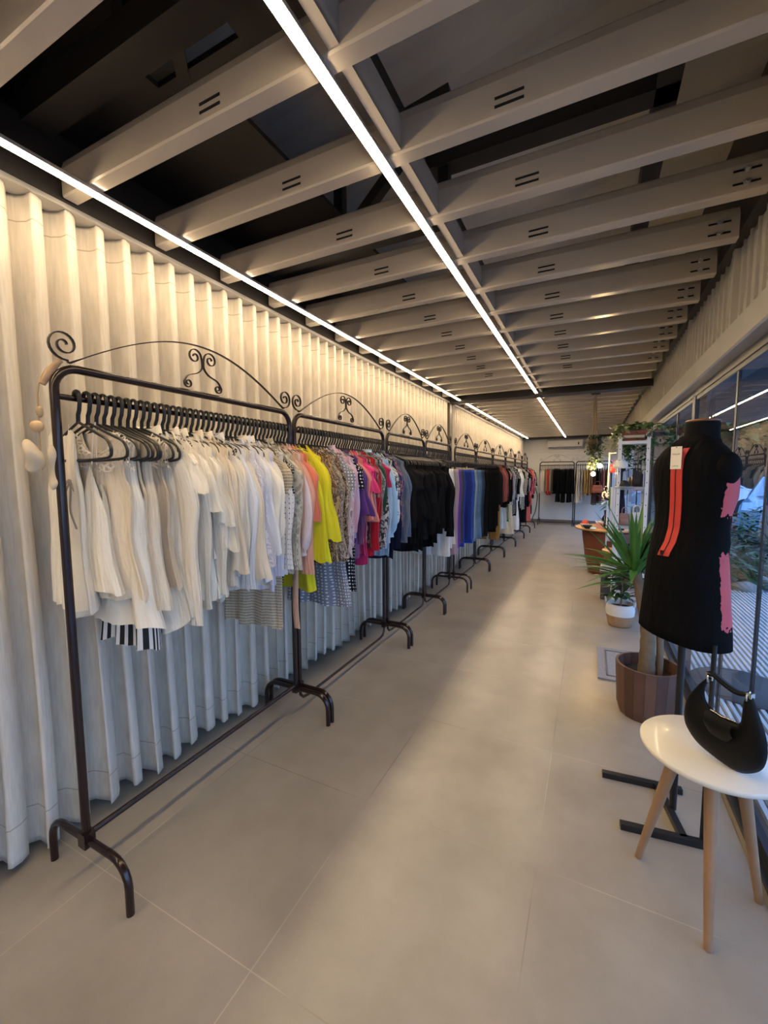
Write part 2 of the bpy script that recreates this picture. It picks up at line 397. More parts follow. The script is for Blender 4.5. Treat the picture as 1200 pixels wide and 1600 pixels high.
# curtains
def curtain(y0, y1, label, amp_t, amp_b, seed, col):
    r = random.Random(seed); nfold = int((y1 - y0) / .105); ny = nfold * 10; rows = []; UV = []
    ph = [r.uniform(-.35, .35) for _ in range(nfold + 3)]; am = [r.uniform(.75, 1.2) for _ in range(nfold + 3)]
    zs = [2.385, 2.37, 2.27, 2.1, 1.8, 1.4, 1.0, .6, .3, .16, .06, .035]
    for z in zs:
        k = (2.385 - z) / 2.35; row = []; uv = []
        for j in range(ny + 1):
            s = j / 10.0; i = int(s); fr = s - i
            p0 = ph[i] * (1 - fr) + ph[i + 1] * fr; a = am[i] * (1 - fr) + am[i + 1] * fr
            w = sin(2 * pi * s + p0 * (.3 + 1.5 * k))
            w = math.copysign(abs(w) ** (.75 - .15 * k), w)
            amp = (amp_t + (amp_b - amp_t) * k) * (1 + (a - 1) * (.4 + k))
            x = -1.815 + amp * w + .012 * sin(s * .7 + z * 1.3) * k
            yy = y0 + (y1 - y0) * j / ny + .018 * cos(4 * pi * s + p0) * (.6 + .4 * k) + .012 * sin(s * .37 + 2 * z) * k
            zz = z + (.012 * sin(s * 1.3) if z < .1 else 0)
            row.append((x, yy, zz)); uv.append((yy, z))
        rows.append(row); UV.append(uv)
    m = MB().grid(rows, UV=UV)
    t = thing('curtain', label, 'curtain', (-1.815, (y0 + y1) / 2, 0))
    m.v = [(a + 1.815, b - (y0 + y1) / 2, c) for a, b, c in m.v]
    o = m.build('drape', col, t)
    sm = o.modifiers.new('thick', 'SOLIDIFY'); sm.thickness = .002
    h = (y1 - y0) / 2
    MB().box((-.03, -h, 2.383), (.055, h, 2.40)).build('track', M_alu, t)
    return t
def linen():
    m = mat('linen_curtain', (.64, .585, .49), .9, bump=.3, bscale=350, spec=.15)
    N = m.node_tree.nodes; L = m.node_tree.links; p = N['Principled BSDF']
    t = N.new('ShaderNodeTexCoord'); mp = N.new('ShaderNodeMapping'); mp.inputs['Scale'].default_value = (60, 3, 1)
    n = N.new('ShaderNodeTexNoise'); n.inputs['Scale'].default_value = 3; n.inputs['Detail'].default_value = 6
    L.new(t.outputs['UV'], mp.inputs[0]); L.new(mp.outputs[0], n.inputs['Vector'])
    r = N.new('ShaderNodeValToRGB'); r.color_ramp.elements[0].position = .3; r.color_ramp.elements[0].color = (.58, .53, .45, 1); r.color_ramp.elements[1].position = .7; r.color_ramp.elements[1].color = (.70, .65, .56, 1)
    L.new(n.outputs[0], r.inputs[0])
    s = N.new('ShaderNodeSeparateXYZ'); L.new(t.outputs['UV'], s.inputs[0])
    acc = None
    for zc in (2.295, .17):
        a = N.new('ShaderNodeMath'); a.operation = 'SUBTRACT'; a.inputs[1].default_value = zc; L.new(s.outputs[1], a.inputs[0])
        b = N.new('ShaderNodeMath'); b.operation = 'ABSOLUTE'; L.new(a.outputs[0], b.inputs[0])
        c = N.new('ShaderNodeMath'); c.operation = 'LESS_THAN'; c.inputs[1].default_value = .0022; L.new(b.outputs[0], c.inputs[0])
        if acc is None: acc = c.outputs[0]
        else:
            d = N.new('ShaderNodeMath'); d.operation = 'ADD'; L.new(acc, d.inputs[0]); L.new(c.outputs[0], d.inputs[1]); acc = d.outputs[0]
    mx = N.new('ShaderNodeMix'); mx.data_type = 'RGBA'; L.new(acc, mx.inputs[0]); L.new(r.outputs[0], mx.inputs[6]); mx.inputs[7].default_value = (.40, .35, .27, 1)
    L.new(mx.outputs[2], p.inputs['Base Color'])
    return m
M_linen = linen()
curtain(-1.2, 5.62, 'full-height cream linen curtain behind the near clothes racks', .042, .055, 5, M_linen)
curtain(5.82, 12.9, 'cream linen curtain behind the far racks, past the dark column', .032, .04, 9, M_linen)

# ------------------------------------------------------------------ clothes racks
def arc(cx, cz, r, a0, a1, n=8):
    return [(cx + r * cos(a0 + (a1 - a0) * i / n), cz + r * sin(a0 + (a1 - a0) * i / n)) for i in range(n + 1)]
def spiral(c, r0, r1, a0, turns, n=28):
    return [(c[0] + (r0 + (r1 - r0) * i / n) * cos(a0 + turns * 2 * pi * i / n), c[1] + (r0 + (r1 - r0) * i / n) * sin(a0 + turns * 2 * pi * i / n)) for i in range(n + 1)]

def rack(loc, W, label, rotz=0, drop=True, top=1.745, near=False):
    t = thing('clothes_rack', label, 'clothes rack', loc, rotz, group='scrolled dark metal clothes racks')
    h = W / 2 - .012; R = .07
    sec = 12 if near else 8
    pts = [(-h, .17)] + [(-h, top - R)] + [(-h + R - R * cos(a), top - R + R * sin(a)) for a in [pi / 2 * i / 6 for i in range(1, 7)]]
    pts += [(h - R + R * sin(a), top - R + R * cos(a)) for a in [pi / 2 * i / 6 for i in range(0, 7)]] + [(h, .17)]
    MB().tube([(0, a, b) for a, b in pts], .0135, sec).build('frame', M_iron, t)
    MB().tube([(0, -h, 1.652), (0, h, 1.652)], .0095, sec).build('hanging_bar', M_iron, t)
    for s in (-1, 1):
        m = MB()
        q = [(-.222, .0)] + [(-.222, .09)] + [(-.222 + .08 - .08 * cos(a), .09 + .08 * sin(a)) for a in [pi / 2 * i / 5 for i in range(1, 6)]]
        q = q + [(-a, b) for a, b in q[::-1]]
        m.tube([(a, s * h, b) for a, b in q], .0125, sec)
        m.box((-.016, s * h - .016, .145), (.016, s * h + .016, .195))
        m.build('leg', M_iron, t)
    if drop:
        z0 = .075
        q = [(-h, .15), (-h + .004, .11), (-h + .03, z0 + .008), (-h + .08, z0), (h - .08, z0), (h - .03, z0 + .008), (h - .004, .11), (h, .15)]
        MB().tube([(0, a, b) for a, b in q], .009, sec).build('base_bar', M_iron, t)
    else:
        MB().tube([(0, -h, .185), (0, h, .185)], .011, sec).build('base_bar', M_iron, t)
        MB().box((-.02, -h - .018, .15), (.02, -h + .018, .20)).build('joint', M_iron, t)
    # scrollwork in the plane of the rack (y, z)
    sp = t
    zb = top + .016
    arch = [(-h + .05 + (2 * h - .10) * i / 30, zb + .185 * sin(pi * i / 30) ** .95) for i in range(31)]
    ends = []
    lw = [(a, b) for a, b in spiral((-h + .035, zb + .055), .048, .008, -pi * .45, -1.75, 34)]
    rw = [(-a, b) for a, b in lw]
    left = [(arch[1][0], arch[1][1])] + [(arch[0][0] - .005, zb + .001)] + lw
    MB().strip([(0, a, b) for a, b in arch], (1, 0, 0), .012, .0035).build('arch', M_iron, sp)
    for q in (left, [(-a + .0, b) for a, b in left]):
        MB().strip([(0, a, b) for a, b in q], (1, 0, 0), .012, .0035).build('end_scroll', M_iron, sp)
    upx = spiral((.040, zb + .138), .006, .034, 0, 1.5, 26)
    sweep = [upx[-1], (.004, zb + .120), (.006, zb + .095), (.030, zb + .072), (.075, zb + .055), (.096, zb + .028)]
    sw = [(p[1], p[2]) for p in catmull([(0, a, b) for a, b in sweep], 6)]
    lo = spiral((.077, zb + .024), .020, .005, 0, -1.3, 18)
    for s in (-1, 1):
        MB().strip([(0, s * a, b) for a, b in upx + sw[1:] + lo[1:]], (1, 0, 0), .010, .0035).build('centre_scroll', M_iron, sp)
    return t

# racks along the curtain: (y0, y1)
RK = [(.72, 1.873), (1.887, 3.035), (3.075, 3.95), (3.965, 4.83), (4.98, 6.03), (6.06, 7.18), (7.22, 8.36), (8.40, 9.5), (9.54, 10.5), (10.54, 11.5)]
RN = ['nearest rack', 'second rack', 'third rack', 'fourth rack', 'fifth rack', 'sixth rack', 'seventh rack', 'eighth rack', 'ninth rack', 'last curtain rack']
RL = ['dark scrollwork clothes rack nearest the viewer, holding mostly white blouses',
      'dark scrollwork clothes rack second from the viewer, holding leopard and pink tops',
      'dark scrollwork clothes rack third along the curtain, holding black jackets',
      'dark scrollwork clothes rack fourth along the curtain, holding black tops and pale trousers',
      'dark scrollwork clothes rack fifth along the curtain, holding blue trousers and jeans',
      'dark scrollwork clothes rack sixth along the curtain, holding black trousers',
      'dark scrollwork clothes rack seventh along the curtain, holding blazers and maroon tops',
      'dark scrollwork clothes rack eighth along the curtain, holding white and dotted dresses',
      'dark scrollwork clothes rack ninth along the curtain, holding striped and black dresses',
      'dark scrollwork clothes rack farthest along the curtain, holding red and pink pieces']
for i, (a, b) in enumerate(RK):
    rack((-1.5, (a + b) / 2, 0), b - a, RL[i], drop=(i > 0), near=i < 3)
BR = [(-1.30, -.40), (-.385, .50)]
rack((-.85, 12.5, 0), .90, 'dark clothes rack against the back wall, left one holding black knits', -pi / 2)
rack((.06, 12.5, 0), .88, 'dark clothes rack against the back wall, right one holding tan tops', -pi / 2)

# hangers
def hanger_meshes():
    m = MB()
    hook = [(.0, -.085)] + [(.002, -.06), (.012, -.045), (.018, -.02)] + [(.0165 * cos(a), .0 + .0165 * sin(a)) for a in [pi * i / 8 for i in range(0, 9)]] + [(-.0165, -.006)]
    hk = MB().tube([(a, 0, b) for a, b in hook], .0052, 6)
    hk.v = [(a, b * 1.35, c) for a, b, c in hk.v]
    arm = [(-.0, -.083), (-.06, -.105), (-.12, -.128), (-.165, -.145), (-.185, -.165), (-.19, -.185), (-.178, -.200), (-.12, -.205), (0, -.207)]
    arm = [(p[0], p[2]) for p in catmull([(a, 0, b) for a, b in arm], 3)]
    full = arm + [(-a, b) for a, b in arm[::-1][1:]]
    m.tube([(a, 0, b) for a, b in full[:-1]], .0048, 6, closed=True)
    ho = hk.build('hook', M_black); bo = m.build('body', M_black)
    cl = MB().tube([(-.17, 0, -.125), (-.13, 0, -.112), (0, 0, -.10), (.13, 0, -.112), (.17, 0, -.125)], .006, 6).tube([(0, 0, -.083), (0, 0, -.10)], .005, 6)
    cp = MB()
    for s in (-1, 1): cp.box((s * .13 - .012, -.007, -.155), (s * .13 + .012, .007, -.105))
    co = cl.build('body', M_black); cpo = cp.build('clips', M_black)
    out = [o.data for o in (ho, bo, co, cpo)]
    for o in (ho, bo, co, cpo): bpy.data.objects.remove(o)
    return out
HK, HB, HC, HP = hanger_meshes()
def hanger(loc, rotz, label, clip, group, narrow=False):
    t = thing('clothes_hanger', label, 'hanger', loc, rotz, group)
    for n, d in (('hook', HK), ('shoulder_bar', HC if clip else HB)) + ((('clip', HP),) if clip else ()):
        o = bpy.data.objects.new(n, d); COL.objects.link(o); o.parent = t
        if narrow and n == 'shoulder_bar': o.scale = (.86, 1, .93)
    return t

# garments -----------------------------------------------------------------
def lerp(a, b, t): return a + (b - a) * t
def prof(v, pts):
    for (a, x), (b, y_) in zip(pts, pts[1:]):
        if v <= b: return lerp(x, y_, (v - a) / (b - a) if b > a else 0)
    return pts[-1][1]
def body(g, r, nu, nv):
    w0 = g.get('w', .185); Ln = g['L']; tk = g.get('t', .010); fl = g.get('flare', 1.0); nd = g.get('neck', .05); nw = g.get('nw', .35)
    k1, k2, k3 = r.uniform(1.4, 2.6), r.uniform(3, 5), r.uniform(6, 9); p1, p2, p3 = [r.uniform(0, 6.28) for _ in range(3)]
    A = g.get('fold', .011) * 1.15; drift = r.uniform(-.006, .006); hm = r.uniform(-.01, .01); top0 = g.get('top', 0.0)
    tank = g.get('sleeve') in (None, 'strap'); rows = []; UV = []; cur = r.uniform(-.004, .004)
    for i in range(nv + 1):
        v = i / nv; row = []; uv = []
        if g.get('sleeve') == 'strap': w = prof(v, [(0, w0 * .55), (.12, w0 * .66), (.2, w0 * .7), (.45, w0 * .72), (1, w0 * .88 * fl)])
        elif tank: w = prof(v, [(0, w0 * .80), (.10, w0 * .74), (.22, w0 * .78), (.32, w0 * .92), (.6, w0 * .90), (1, w0 * fl)])
        else: w = prof(v, [(0, w0), (.15, w0 * .99), (.35, w0 * .94), (.6, w0 * .95), (1, w0 * fl)])
        tt = tk * max(.45, min(1, (v / .10)) ** .6) * (1 + .9 * v * fl)
        for j in range(nu):
            a = 2 * pi * j / nu; X = cos(a); Yf = sin(a)
            zt = -.006 - .075 * (w0 / .185) * abs(X) ** 1.15
            if abs(X) < nw: zt -= (nd if Yf < 0 else nd * .25) * (1 - (X / nw) ** 2) ** .6
            if g.get('sleeve') == 'strap': zt = (-.145 - .11 * abs(abs(X) - .42) / .5) if Yf < 0 else -.215
            zt += top0
            zh = top0 - Ln + hm * X + .006 * sin(5 * a + p1) + (g.get('hilo', 0) * X * X)
            z = zt + (zh - zt) * v
            A2 = A * v ** .7
            dy = A2 * (.9 * sin(k1 * X * pi + p1) + .55 * sin(k2 * X * pi + p2 + v) + .3 * sin(k3 * X * pi + p3)) + drift * v + cur * X * X * v
            rip = 1 + .38 * v * sin(7 * a + p2)
            y = (abs(Yf) ** .8) * math.copysign(1, Yf) * tt * rip + dy
            row.append((X * w + .006 * v * sin(k2 * v * 3 + p3), y, z)); uv.append((a * w0 * .64, z))
        rows.append(row); UV.append(uv)
    # split into open seams at the neck
    return MB().grid(rows, cu=True, UV=UV), rows
def sleeve(g, r, s, nu, nv):
    w0 = g.get('w', .185); st = g['sleeve']; Ls = g.get('sl', .5); rows = []; UV = []; ph = r.uniform(0, 6.28)
    out = r.uniform(.0, .02); dy = r.uniform(-.012, .012); k = r.uniform(1.5, 3)
    for i in range(nv + 1):
        v = i / nv
        path_x = w0 - .045 + prof(v, [(0, 0), (.12, .028), (.3, .045 + out * .5), (1, .040 + out)]) + .004 * sin(k * v * 4 + ph)
        z = g.get('top', 0) - .045 - .03 - Ls * v - (0.0)
        if st == 'puff': rx = prof(v, [(0, .04), (.3, .058), (.8, .070), (.93, .052), (.95, .034), (1, .036)]); ry = rx * .34
        elif st == 'flare': rx = prof(v, [(0, .045), (.4, .05), (.6, .055), (1, .085)]); ry = rx * .30
        elif st == 'short': rx = prof(v, [(0, .05), (.5, .06), (1, .066)]); ry = rx * .28
        else: rx = prof(v, [(0, .048), (.35, .050), (.85, .040), (.9, .036), (1, .038)]); ry = rx * .30
        ry = ry * min(1, .35 + v * 5)
        row = []; uv = []
        for j in range(nu):
            a = 2 * pi * j / nu
            rip = 1 + ((.10 + .16 * v) if st in ('flare', 'puff') else .05) * sin((6 if st == 'flare' else 4) * a + ph + 2 * v)
            wv = .004 * sin(9 * v + a + ph)
            zz = z + (.010 * sin(5 * a + ph) * v if st == 'flare' else 0) + (.05 * (1 - v) ** 3 * (-cos(a)) if v < .4 else 0)
            row.append((s * (path_x + rx * cos(a) * rip + wv), ry * sin(a) * rip + dy * v + .5 * wv, zz)); uv.append((a * .05 + s * 2, z))
        rows.append(row); UV.append(uv)
    return MB().grid(rows, cu=True, UV=UV)
def collar(g, r):
    m = MB(); P = []
    for i in range(4):
        row = []
        for j in range(17):
            a = -pi * .5 + (j / 16) * 2 * pi * .94 + .19
            R = (.050, .056, .066, .075)[i]; z = (-.028, .006, .010, -.022)[i]
            row.append((R * cos(a), (R * .32) * sin(a), z - .03 * (1 if sin(a) < -.5 else 0) * (i / 3) - .01))
        P.append(row)
    return m.grid(P)
def ruffle(g, r, zoff, w, Lr, n=72):
    rows = []
    ph = r.uniform(0, 6)
    for i in range(6):
        v = i / 5; rows.append([(w * (1 + .10 * v) * cos(2 * pi * j / n), (.013 + .014 * v) * sin(2 * pi * j / n) + .009 * v * sin(11 * 2 * pi * j / n + ph), zoff - Lr * v + .004 * sin(2 * pi * 5 * j / n) * v) for j in range(n)])
    return MB().grid(rows, cu=True)
def trousers(g, r, nu, nv):
    m = MB(); Ln = g['L']; top0 = g.get('top', -.13); w0 = g.get('w', .17); sp = r.uniform(.0, .01)
    for s in (-1, 1):
        rows = []; UV = []; ph = r.uniform(0, 6.28); dy = r.uniform(-.01, .01)
        for i in range(nv + 1):
            v = i / nv
            cx = prof(v, [(0, w0 * .48), (.28, w0 * .54), (1, w0 * .56 + sp)]); rx = prof(v, [(0, w0 * .54), (.2, w0 * .60), (.3, w0 * .56), (.6, w0 * .47), (1, w0 * .46 * g.get('flare', 1))])
            tt = .010 + .004 * v
            row = []; uv = []
            for j in range(nu):
                a = 2 * pi * j / nu
                row.append((s * cx + rx * cos(a), tt * sin(a) * (1 + .2 * sin(3 * a + ph)) + dy * v + .005 * v * sin(6 * cos(a) + ph), top0 - Ln * v)); uv.append((a * .06 + s, top0 - Ln * v))
            rows.append(row); UV.append(uv)
        m.grid(rows, cu=True, UV=UV)
    return m
def garment(g, loc, rotz, label, group, seed, lod):
    r = random.Random(seed); nu, nv = ((56, 22), (36, 14), (22, 8))[lod]
    M = g['mat']; nm = g['name']
    if lod == 2: g = dict(g); g.setdefault('t', .024 if 'back-wall' in group else .015)
    t = thing(nm, label, g.get('cat', nm.replace('_', ' ')), loc, rotz, group)
    if g.get('type') == 'trousers':
        trousers(g, r, nu, nv).build('legs', M, t)
        tp = g.get('top', -.13); w = g.get('w', .17)
        MB().lathe([(w * 1.04, tp - .035), (w * 1.03, tp + .004), (w * 1.0, tp + .004), (w * 1.0, tp - .03)], n=nu, sy=.075).build('waistband', M, t)
        return t
    bm, rows = body(g, r, nu, nv)
    bm.build('body', M, t)
    if g.get('sleeve') not in (None, 'strap'):
        Ms = g.get('smat', M)
        for s in (-1, 1):
            if lod == 2 and s == -1: continue
            sleeve(g, r, s, max(12, nu // 2), nv).build('sleeve', Ms, t)
    if g.get('sleeve') == 'strap':
        w0 = g.get('w', .185)
        for s in (-1, 1):
            for yy in (-.006, .006):
                MB().tube([(s * w0 * .46, 0, -.012), (s * w0 * .40, yy, -.06), (s * w0 * .33, yy * 1.3, -.15)], .0022, 5).build('strap', M, t)
    if g.get('collar') and lod < 2: collar(g, r).build('collar', M, t)
    if g.get('buttons') and lod == 0:
        mb_ = MB()
        for k in range(7): mb_.ball((.0, -.021, -.09 - k * .08), (.005, .002, .005), 8, 4)
        mb_.build('buttons', mat('button_pearl', (.7, .66, .6), .3), t)
    for (zo, wr, lr) in g.get('ruffles', []): ruffle(g, r, zo, wr, lr).build('ruffle', g.get('rmat', M), t)
    if g.get('yoke'):
        y_ = dict(g); y_['L'] = .17; y_['w'] = g.get('w', .185) * 1.0; y_['t'] = .013; y_['fold'] = .001; y_['sleeve'] = 'short'; y_['flare'] = 1
        body(y_, random.Random(seed), nu, 8)[0].build('lace_yoke', g['yoke'], t)
    if g.get('tie'):
        MB().strip(catmull([(.02, -.016, -.20), (.035, -.024, -.24), (.03, -.026, -.30), (.05, -.02, -.36)], 5), (1, .2, 0), .009, .0015).strip(catmull([(.02, -.016, -.20), (.0, -.026, -.25), (-.005, -.028, -.31)], 5), (1, .2, 0), .009, .0015).strip(catmull([(.02, -.018, -.20), (.055, -.026, -.215), (.06, -.026, -.235), (.02, -.022, -.205), (-.015, -.026, -.235), (-.012, -.024, -.215), (.02, -.02, -.20)], 5), (0, 0, 1), .006, .0015).xf(Matrix.Translation((g.get('bowx', 0), 0, 0))).build('bow', g['tie'], t)
    if g.get('sash'):
        x, z0, L_ = g['sash'][:3]
        MB().strip(catmull([(x, -.016, z0), (x + .004, -.02, z0 - L_ * .3), (x - .004, -.015, z0 - L_ * .7), (x + .006, -.018, z0 - L_)], 6), (1, 0, 0), g['sash'][3], .002).build('sash', g['sash'][4], t)
    if g.get('tag'):
        MB().box((-.02, -.03, -.20), (.012, -.028, -.15)).build('price_tag', mat('card_white', (.8, .78, .72), .6), t)
    return t

# palette
W_ = (.88, .81, .68); CR = (.82, .71, .54); IV = (.76, .64, .47); LB = (.74, .74, .80); BK = (.003, .003, .0035)
def G(name, desc, c, pat='plain', c2=(0, 0, 0), c3=None, sc=1, rough=.85, **k):
    d = dict(name=name, desc=desc, mat=fabric(c, pat, c2, c3, sc, rough)); d.update(k); return d
LACE_W = fabric((.78, .72, .62), 'lace'); LACE_C = fabric((.72, .62, .48), 'lace', scale=.8); LACE_K = fabric((.02, .02, .02), 'lace')
R1 = [
 G('top', 'white cotton tie-neck sleeveless top', W_, w=.12, dx=-.105, L=.64, flare=1.15, neck=.17, nw=.55, fold=.014, tie=fabric((.35, .31, .25)), bowx=.06),
 G('camisole', 'white satin thin-strapped camisole', W_, rough=.45, w=.155, dx=-.035, L=.57, sleeve='strap', flare=1.18, fold=.008, t=.014),
 G('top', 'cream lace-yoked sleeveless top', CR, w=.165, L=.60, flare=1.2, neck=.10, nw=.5, fold=.012, yoke=LACE_W),
 G('tunic', 'long sheer white sleeveless tunic', W_, w=.17, L=.70, flare=1.25, neck=.16, nw=.5, fold=.014),
 G('top', 'ivory satin V-neck tank top', IV, rough=.4, w=.165, L=.64, flare=1.2, neck=.18, nw=.5, fold=.012),
 G('dress', 'black and white striped dress', (.03, .03, .03), 'stripes', (.8, .78, .74), sc=1.4, w=.12, L=.80, flare=1.1, neck=.1, nw=.5, fold=.014),
 G('top', 'cream rib sleeveless shell', CR, w=.165, L=.66, flare=1.15, neck=.12, nw=.5),
 G('top', 'ivory crochet-shouldered tank top', IV, w=.175, L=.60, flare=1.15, neck=.15, nw=.5, yoke=LACE_C),
 G('tunic', 'off-white asymmetric layered tunic', W_, w=.17, L=.78, flare=1.3, neck=.08, fold=.014, hilo=.08),
 G('shirt', 'crisp white cotton long-sleeved shirt', W_, sleeve='long', sl=.66, L=.66, collar=1, fold=.011, w=.19),
 G('blouse', 'white blouse with gathered short sleeves', W_, sleeve='flare', sl=.17, L=.62, fold=.011, w=.19),
 G('blouse', 'white embroidered frill-sleeved blouse', W_, sleeve='flare', sl=.24, L=.66, fold=.012, w=.19, yoke=LACE_W),
 G('shirt', 'plain white shirt with buttoned cuffs', W_, sleeve='long', sl=.62, L=.64, collar=1, buttons=1, w=.188),
 G('shirt', 'cream broad-sleeved overshirt', W_, sleeve='long', sl=.58, L=.68, collar=1, w=.195),
 G('blouse', 'white tiered ruffle-hem blouse', W_, sleeve='flare', sl=.30, L=.60, w=.185, ruffles=[(-.42, .18, .09), (-.50, .185, .10), (-.58, .19, .09)]),
 G('blouse', 'white draped bell-sleeved blouse', W_, sleeve='flare', sl=.40, L=.70, w=.185),
 G('shirt', 'ivory linen pointed-collar shirt', CR, sleeve='long', sl=.56, L=.68, collar=1, w=.19),
 G('blouse', 'cream wide-cuffed silk blouse', CR, rough=.45, sleeve='flare', sl=.50, L=.62, w=.19),
 G('shirt', 'white semi-sheer shirt', W_, sleeve='long', sl=.52, L=.66, collar=1, w=.185),
 G('blouse', 'white blouse trimmed in black lace', W_, sleeve='long', sl=.48, L=.60, w=.185, yoke=LACE_K),
 G('shirt', 'bright white poplin shirt', (.82, .82, .82), sleeve='long', sl=.60, L=.69, collar=1, buttons=1, w=.19),
 G('blouse', 'ivory blouse with flared cuffs', CR, sleeve='flare', sl=.55, L=.64, w=.185),
 G('blouse', 'white eyelet-embroidered blouse', (.80, .80, .84), 'floral', (.62, .62, .72), (.72, .72, .80), 2, sleeve='long', sl=.46, L=.60, w=.188),
 G('blouse', 'white lace-sleeved blouse', W_, sleeve='flare', sl=.50, L=.62, w=.187, smat=fabric((.80, .80, .86), 'floral', (.55, .55, .66), (.7, .7, .78), 2.6)),
 G('blouse', 'white blouse with frilled placket', (.80, .80, .80), sleeve='flare', sl=.46, L=.66, w=.187, ruffles=[(-.60, .18, .07)]),
 G('shirt', 'white tunic shirt with ruffled cuffs', W_, sleeve='puff', sl=.42, L=.70, w=.188, collar=1),
 G('shirt', 'pale lilac-white office shirt', (.74, .73, .84), sleeve='long', sl=.58, L=.72, collar=1, w=.19),
 G('shirt', 'white shirt with rolled cuffs', W_, sleeve='long', sl=.55, L=.70, collar=1, w=.188),
 G('dress', 'long beige crochet knit dress', (.62, .54, .40), 'knit', (.36, .30, .20), sleeve='short', sl=.2, L=.93, w=.18, fold=.012),
 G('blouse', 'white blouse with small black dots', (.82, .80, .76), 'dots', (.02, .02, .02), sc=.7, sleeve='long', sl=.56, L=.66, w=.19),
 G('blouse', 'black blouse with tiny cream dots', (.02, .02, .02), 'dots', (.8, .78, .7), sc=1.3, sleeve='short', sl=.2, L=.70, w=.18),
 G('blouse', 'cream puff-sleeved printed blouse', (.62, .57, .46), 'floral', (.35, .32, .24), (.5, .46, .36), 1.2, sleeve='short', sl=.22, L=.62, w=.19),
 G('shirt', 'sage and cream patterned shirt', (.50, .47, .36), 'paint', (.66, .62, .52), (.36, .33, .25), 1.5, sleeve='long', sl=.58, L=.68, w=.19, collar=1),
 G('blouse', 'nude blouse with a long hanging sash', (.60, .38, .27), sleeve='long', sl=.50, L=.66, w=.19, sash=(.17, -.55, .42, .035, fabric((.62, .40, .29)))),
 G('blouse', 'blush satin balloon-sleeved blouse', (.80, .66, .66), rough=.42, sleeve='puff', sl=.52, L=.60, w=.192),
 G('blouse', 'peach chiffon long-sleeved blouse', (.80, .42, .30), sleeve='long', sl=.62, L=.64, w=.19),
 G('top', 'coral sleeveless pleated top', (.74, .22, .13), sleeve='short', sl=.35, L=.66, w=.19),
 G('blouse', 'mustard chiffon blouse', (.76, .54, .07), sleeve='long', sl=.50, L=.66, w=.188),
 G('tunic', 'lime yellow draped tunic', (.70, .66, .02), sleeve='flare', sl=.56, L=.80, w=.20, flare=1.05),
 G('blouse', 'bright yellow cape-sleeved blouse', (.80, .72, .03), sleeve='flare', sl=.46, L=.58, w=.21),
]
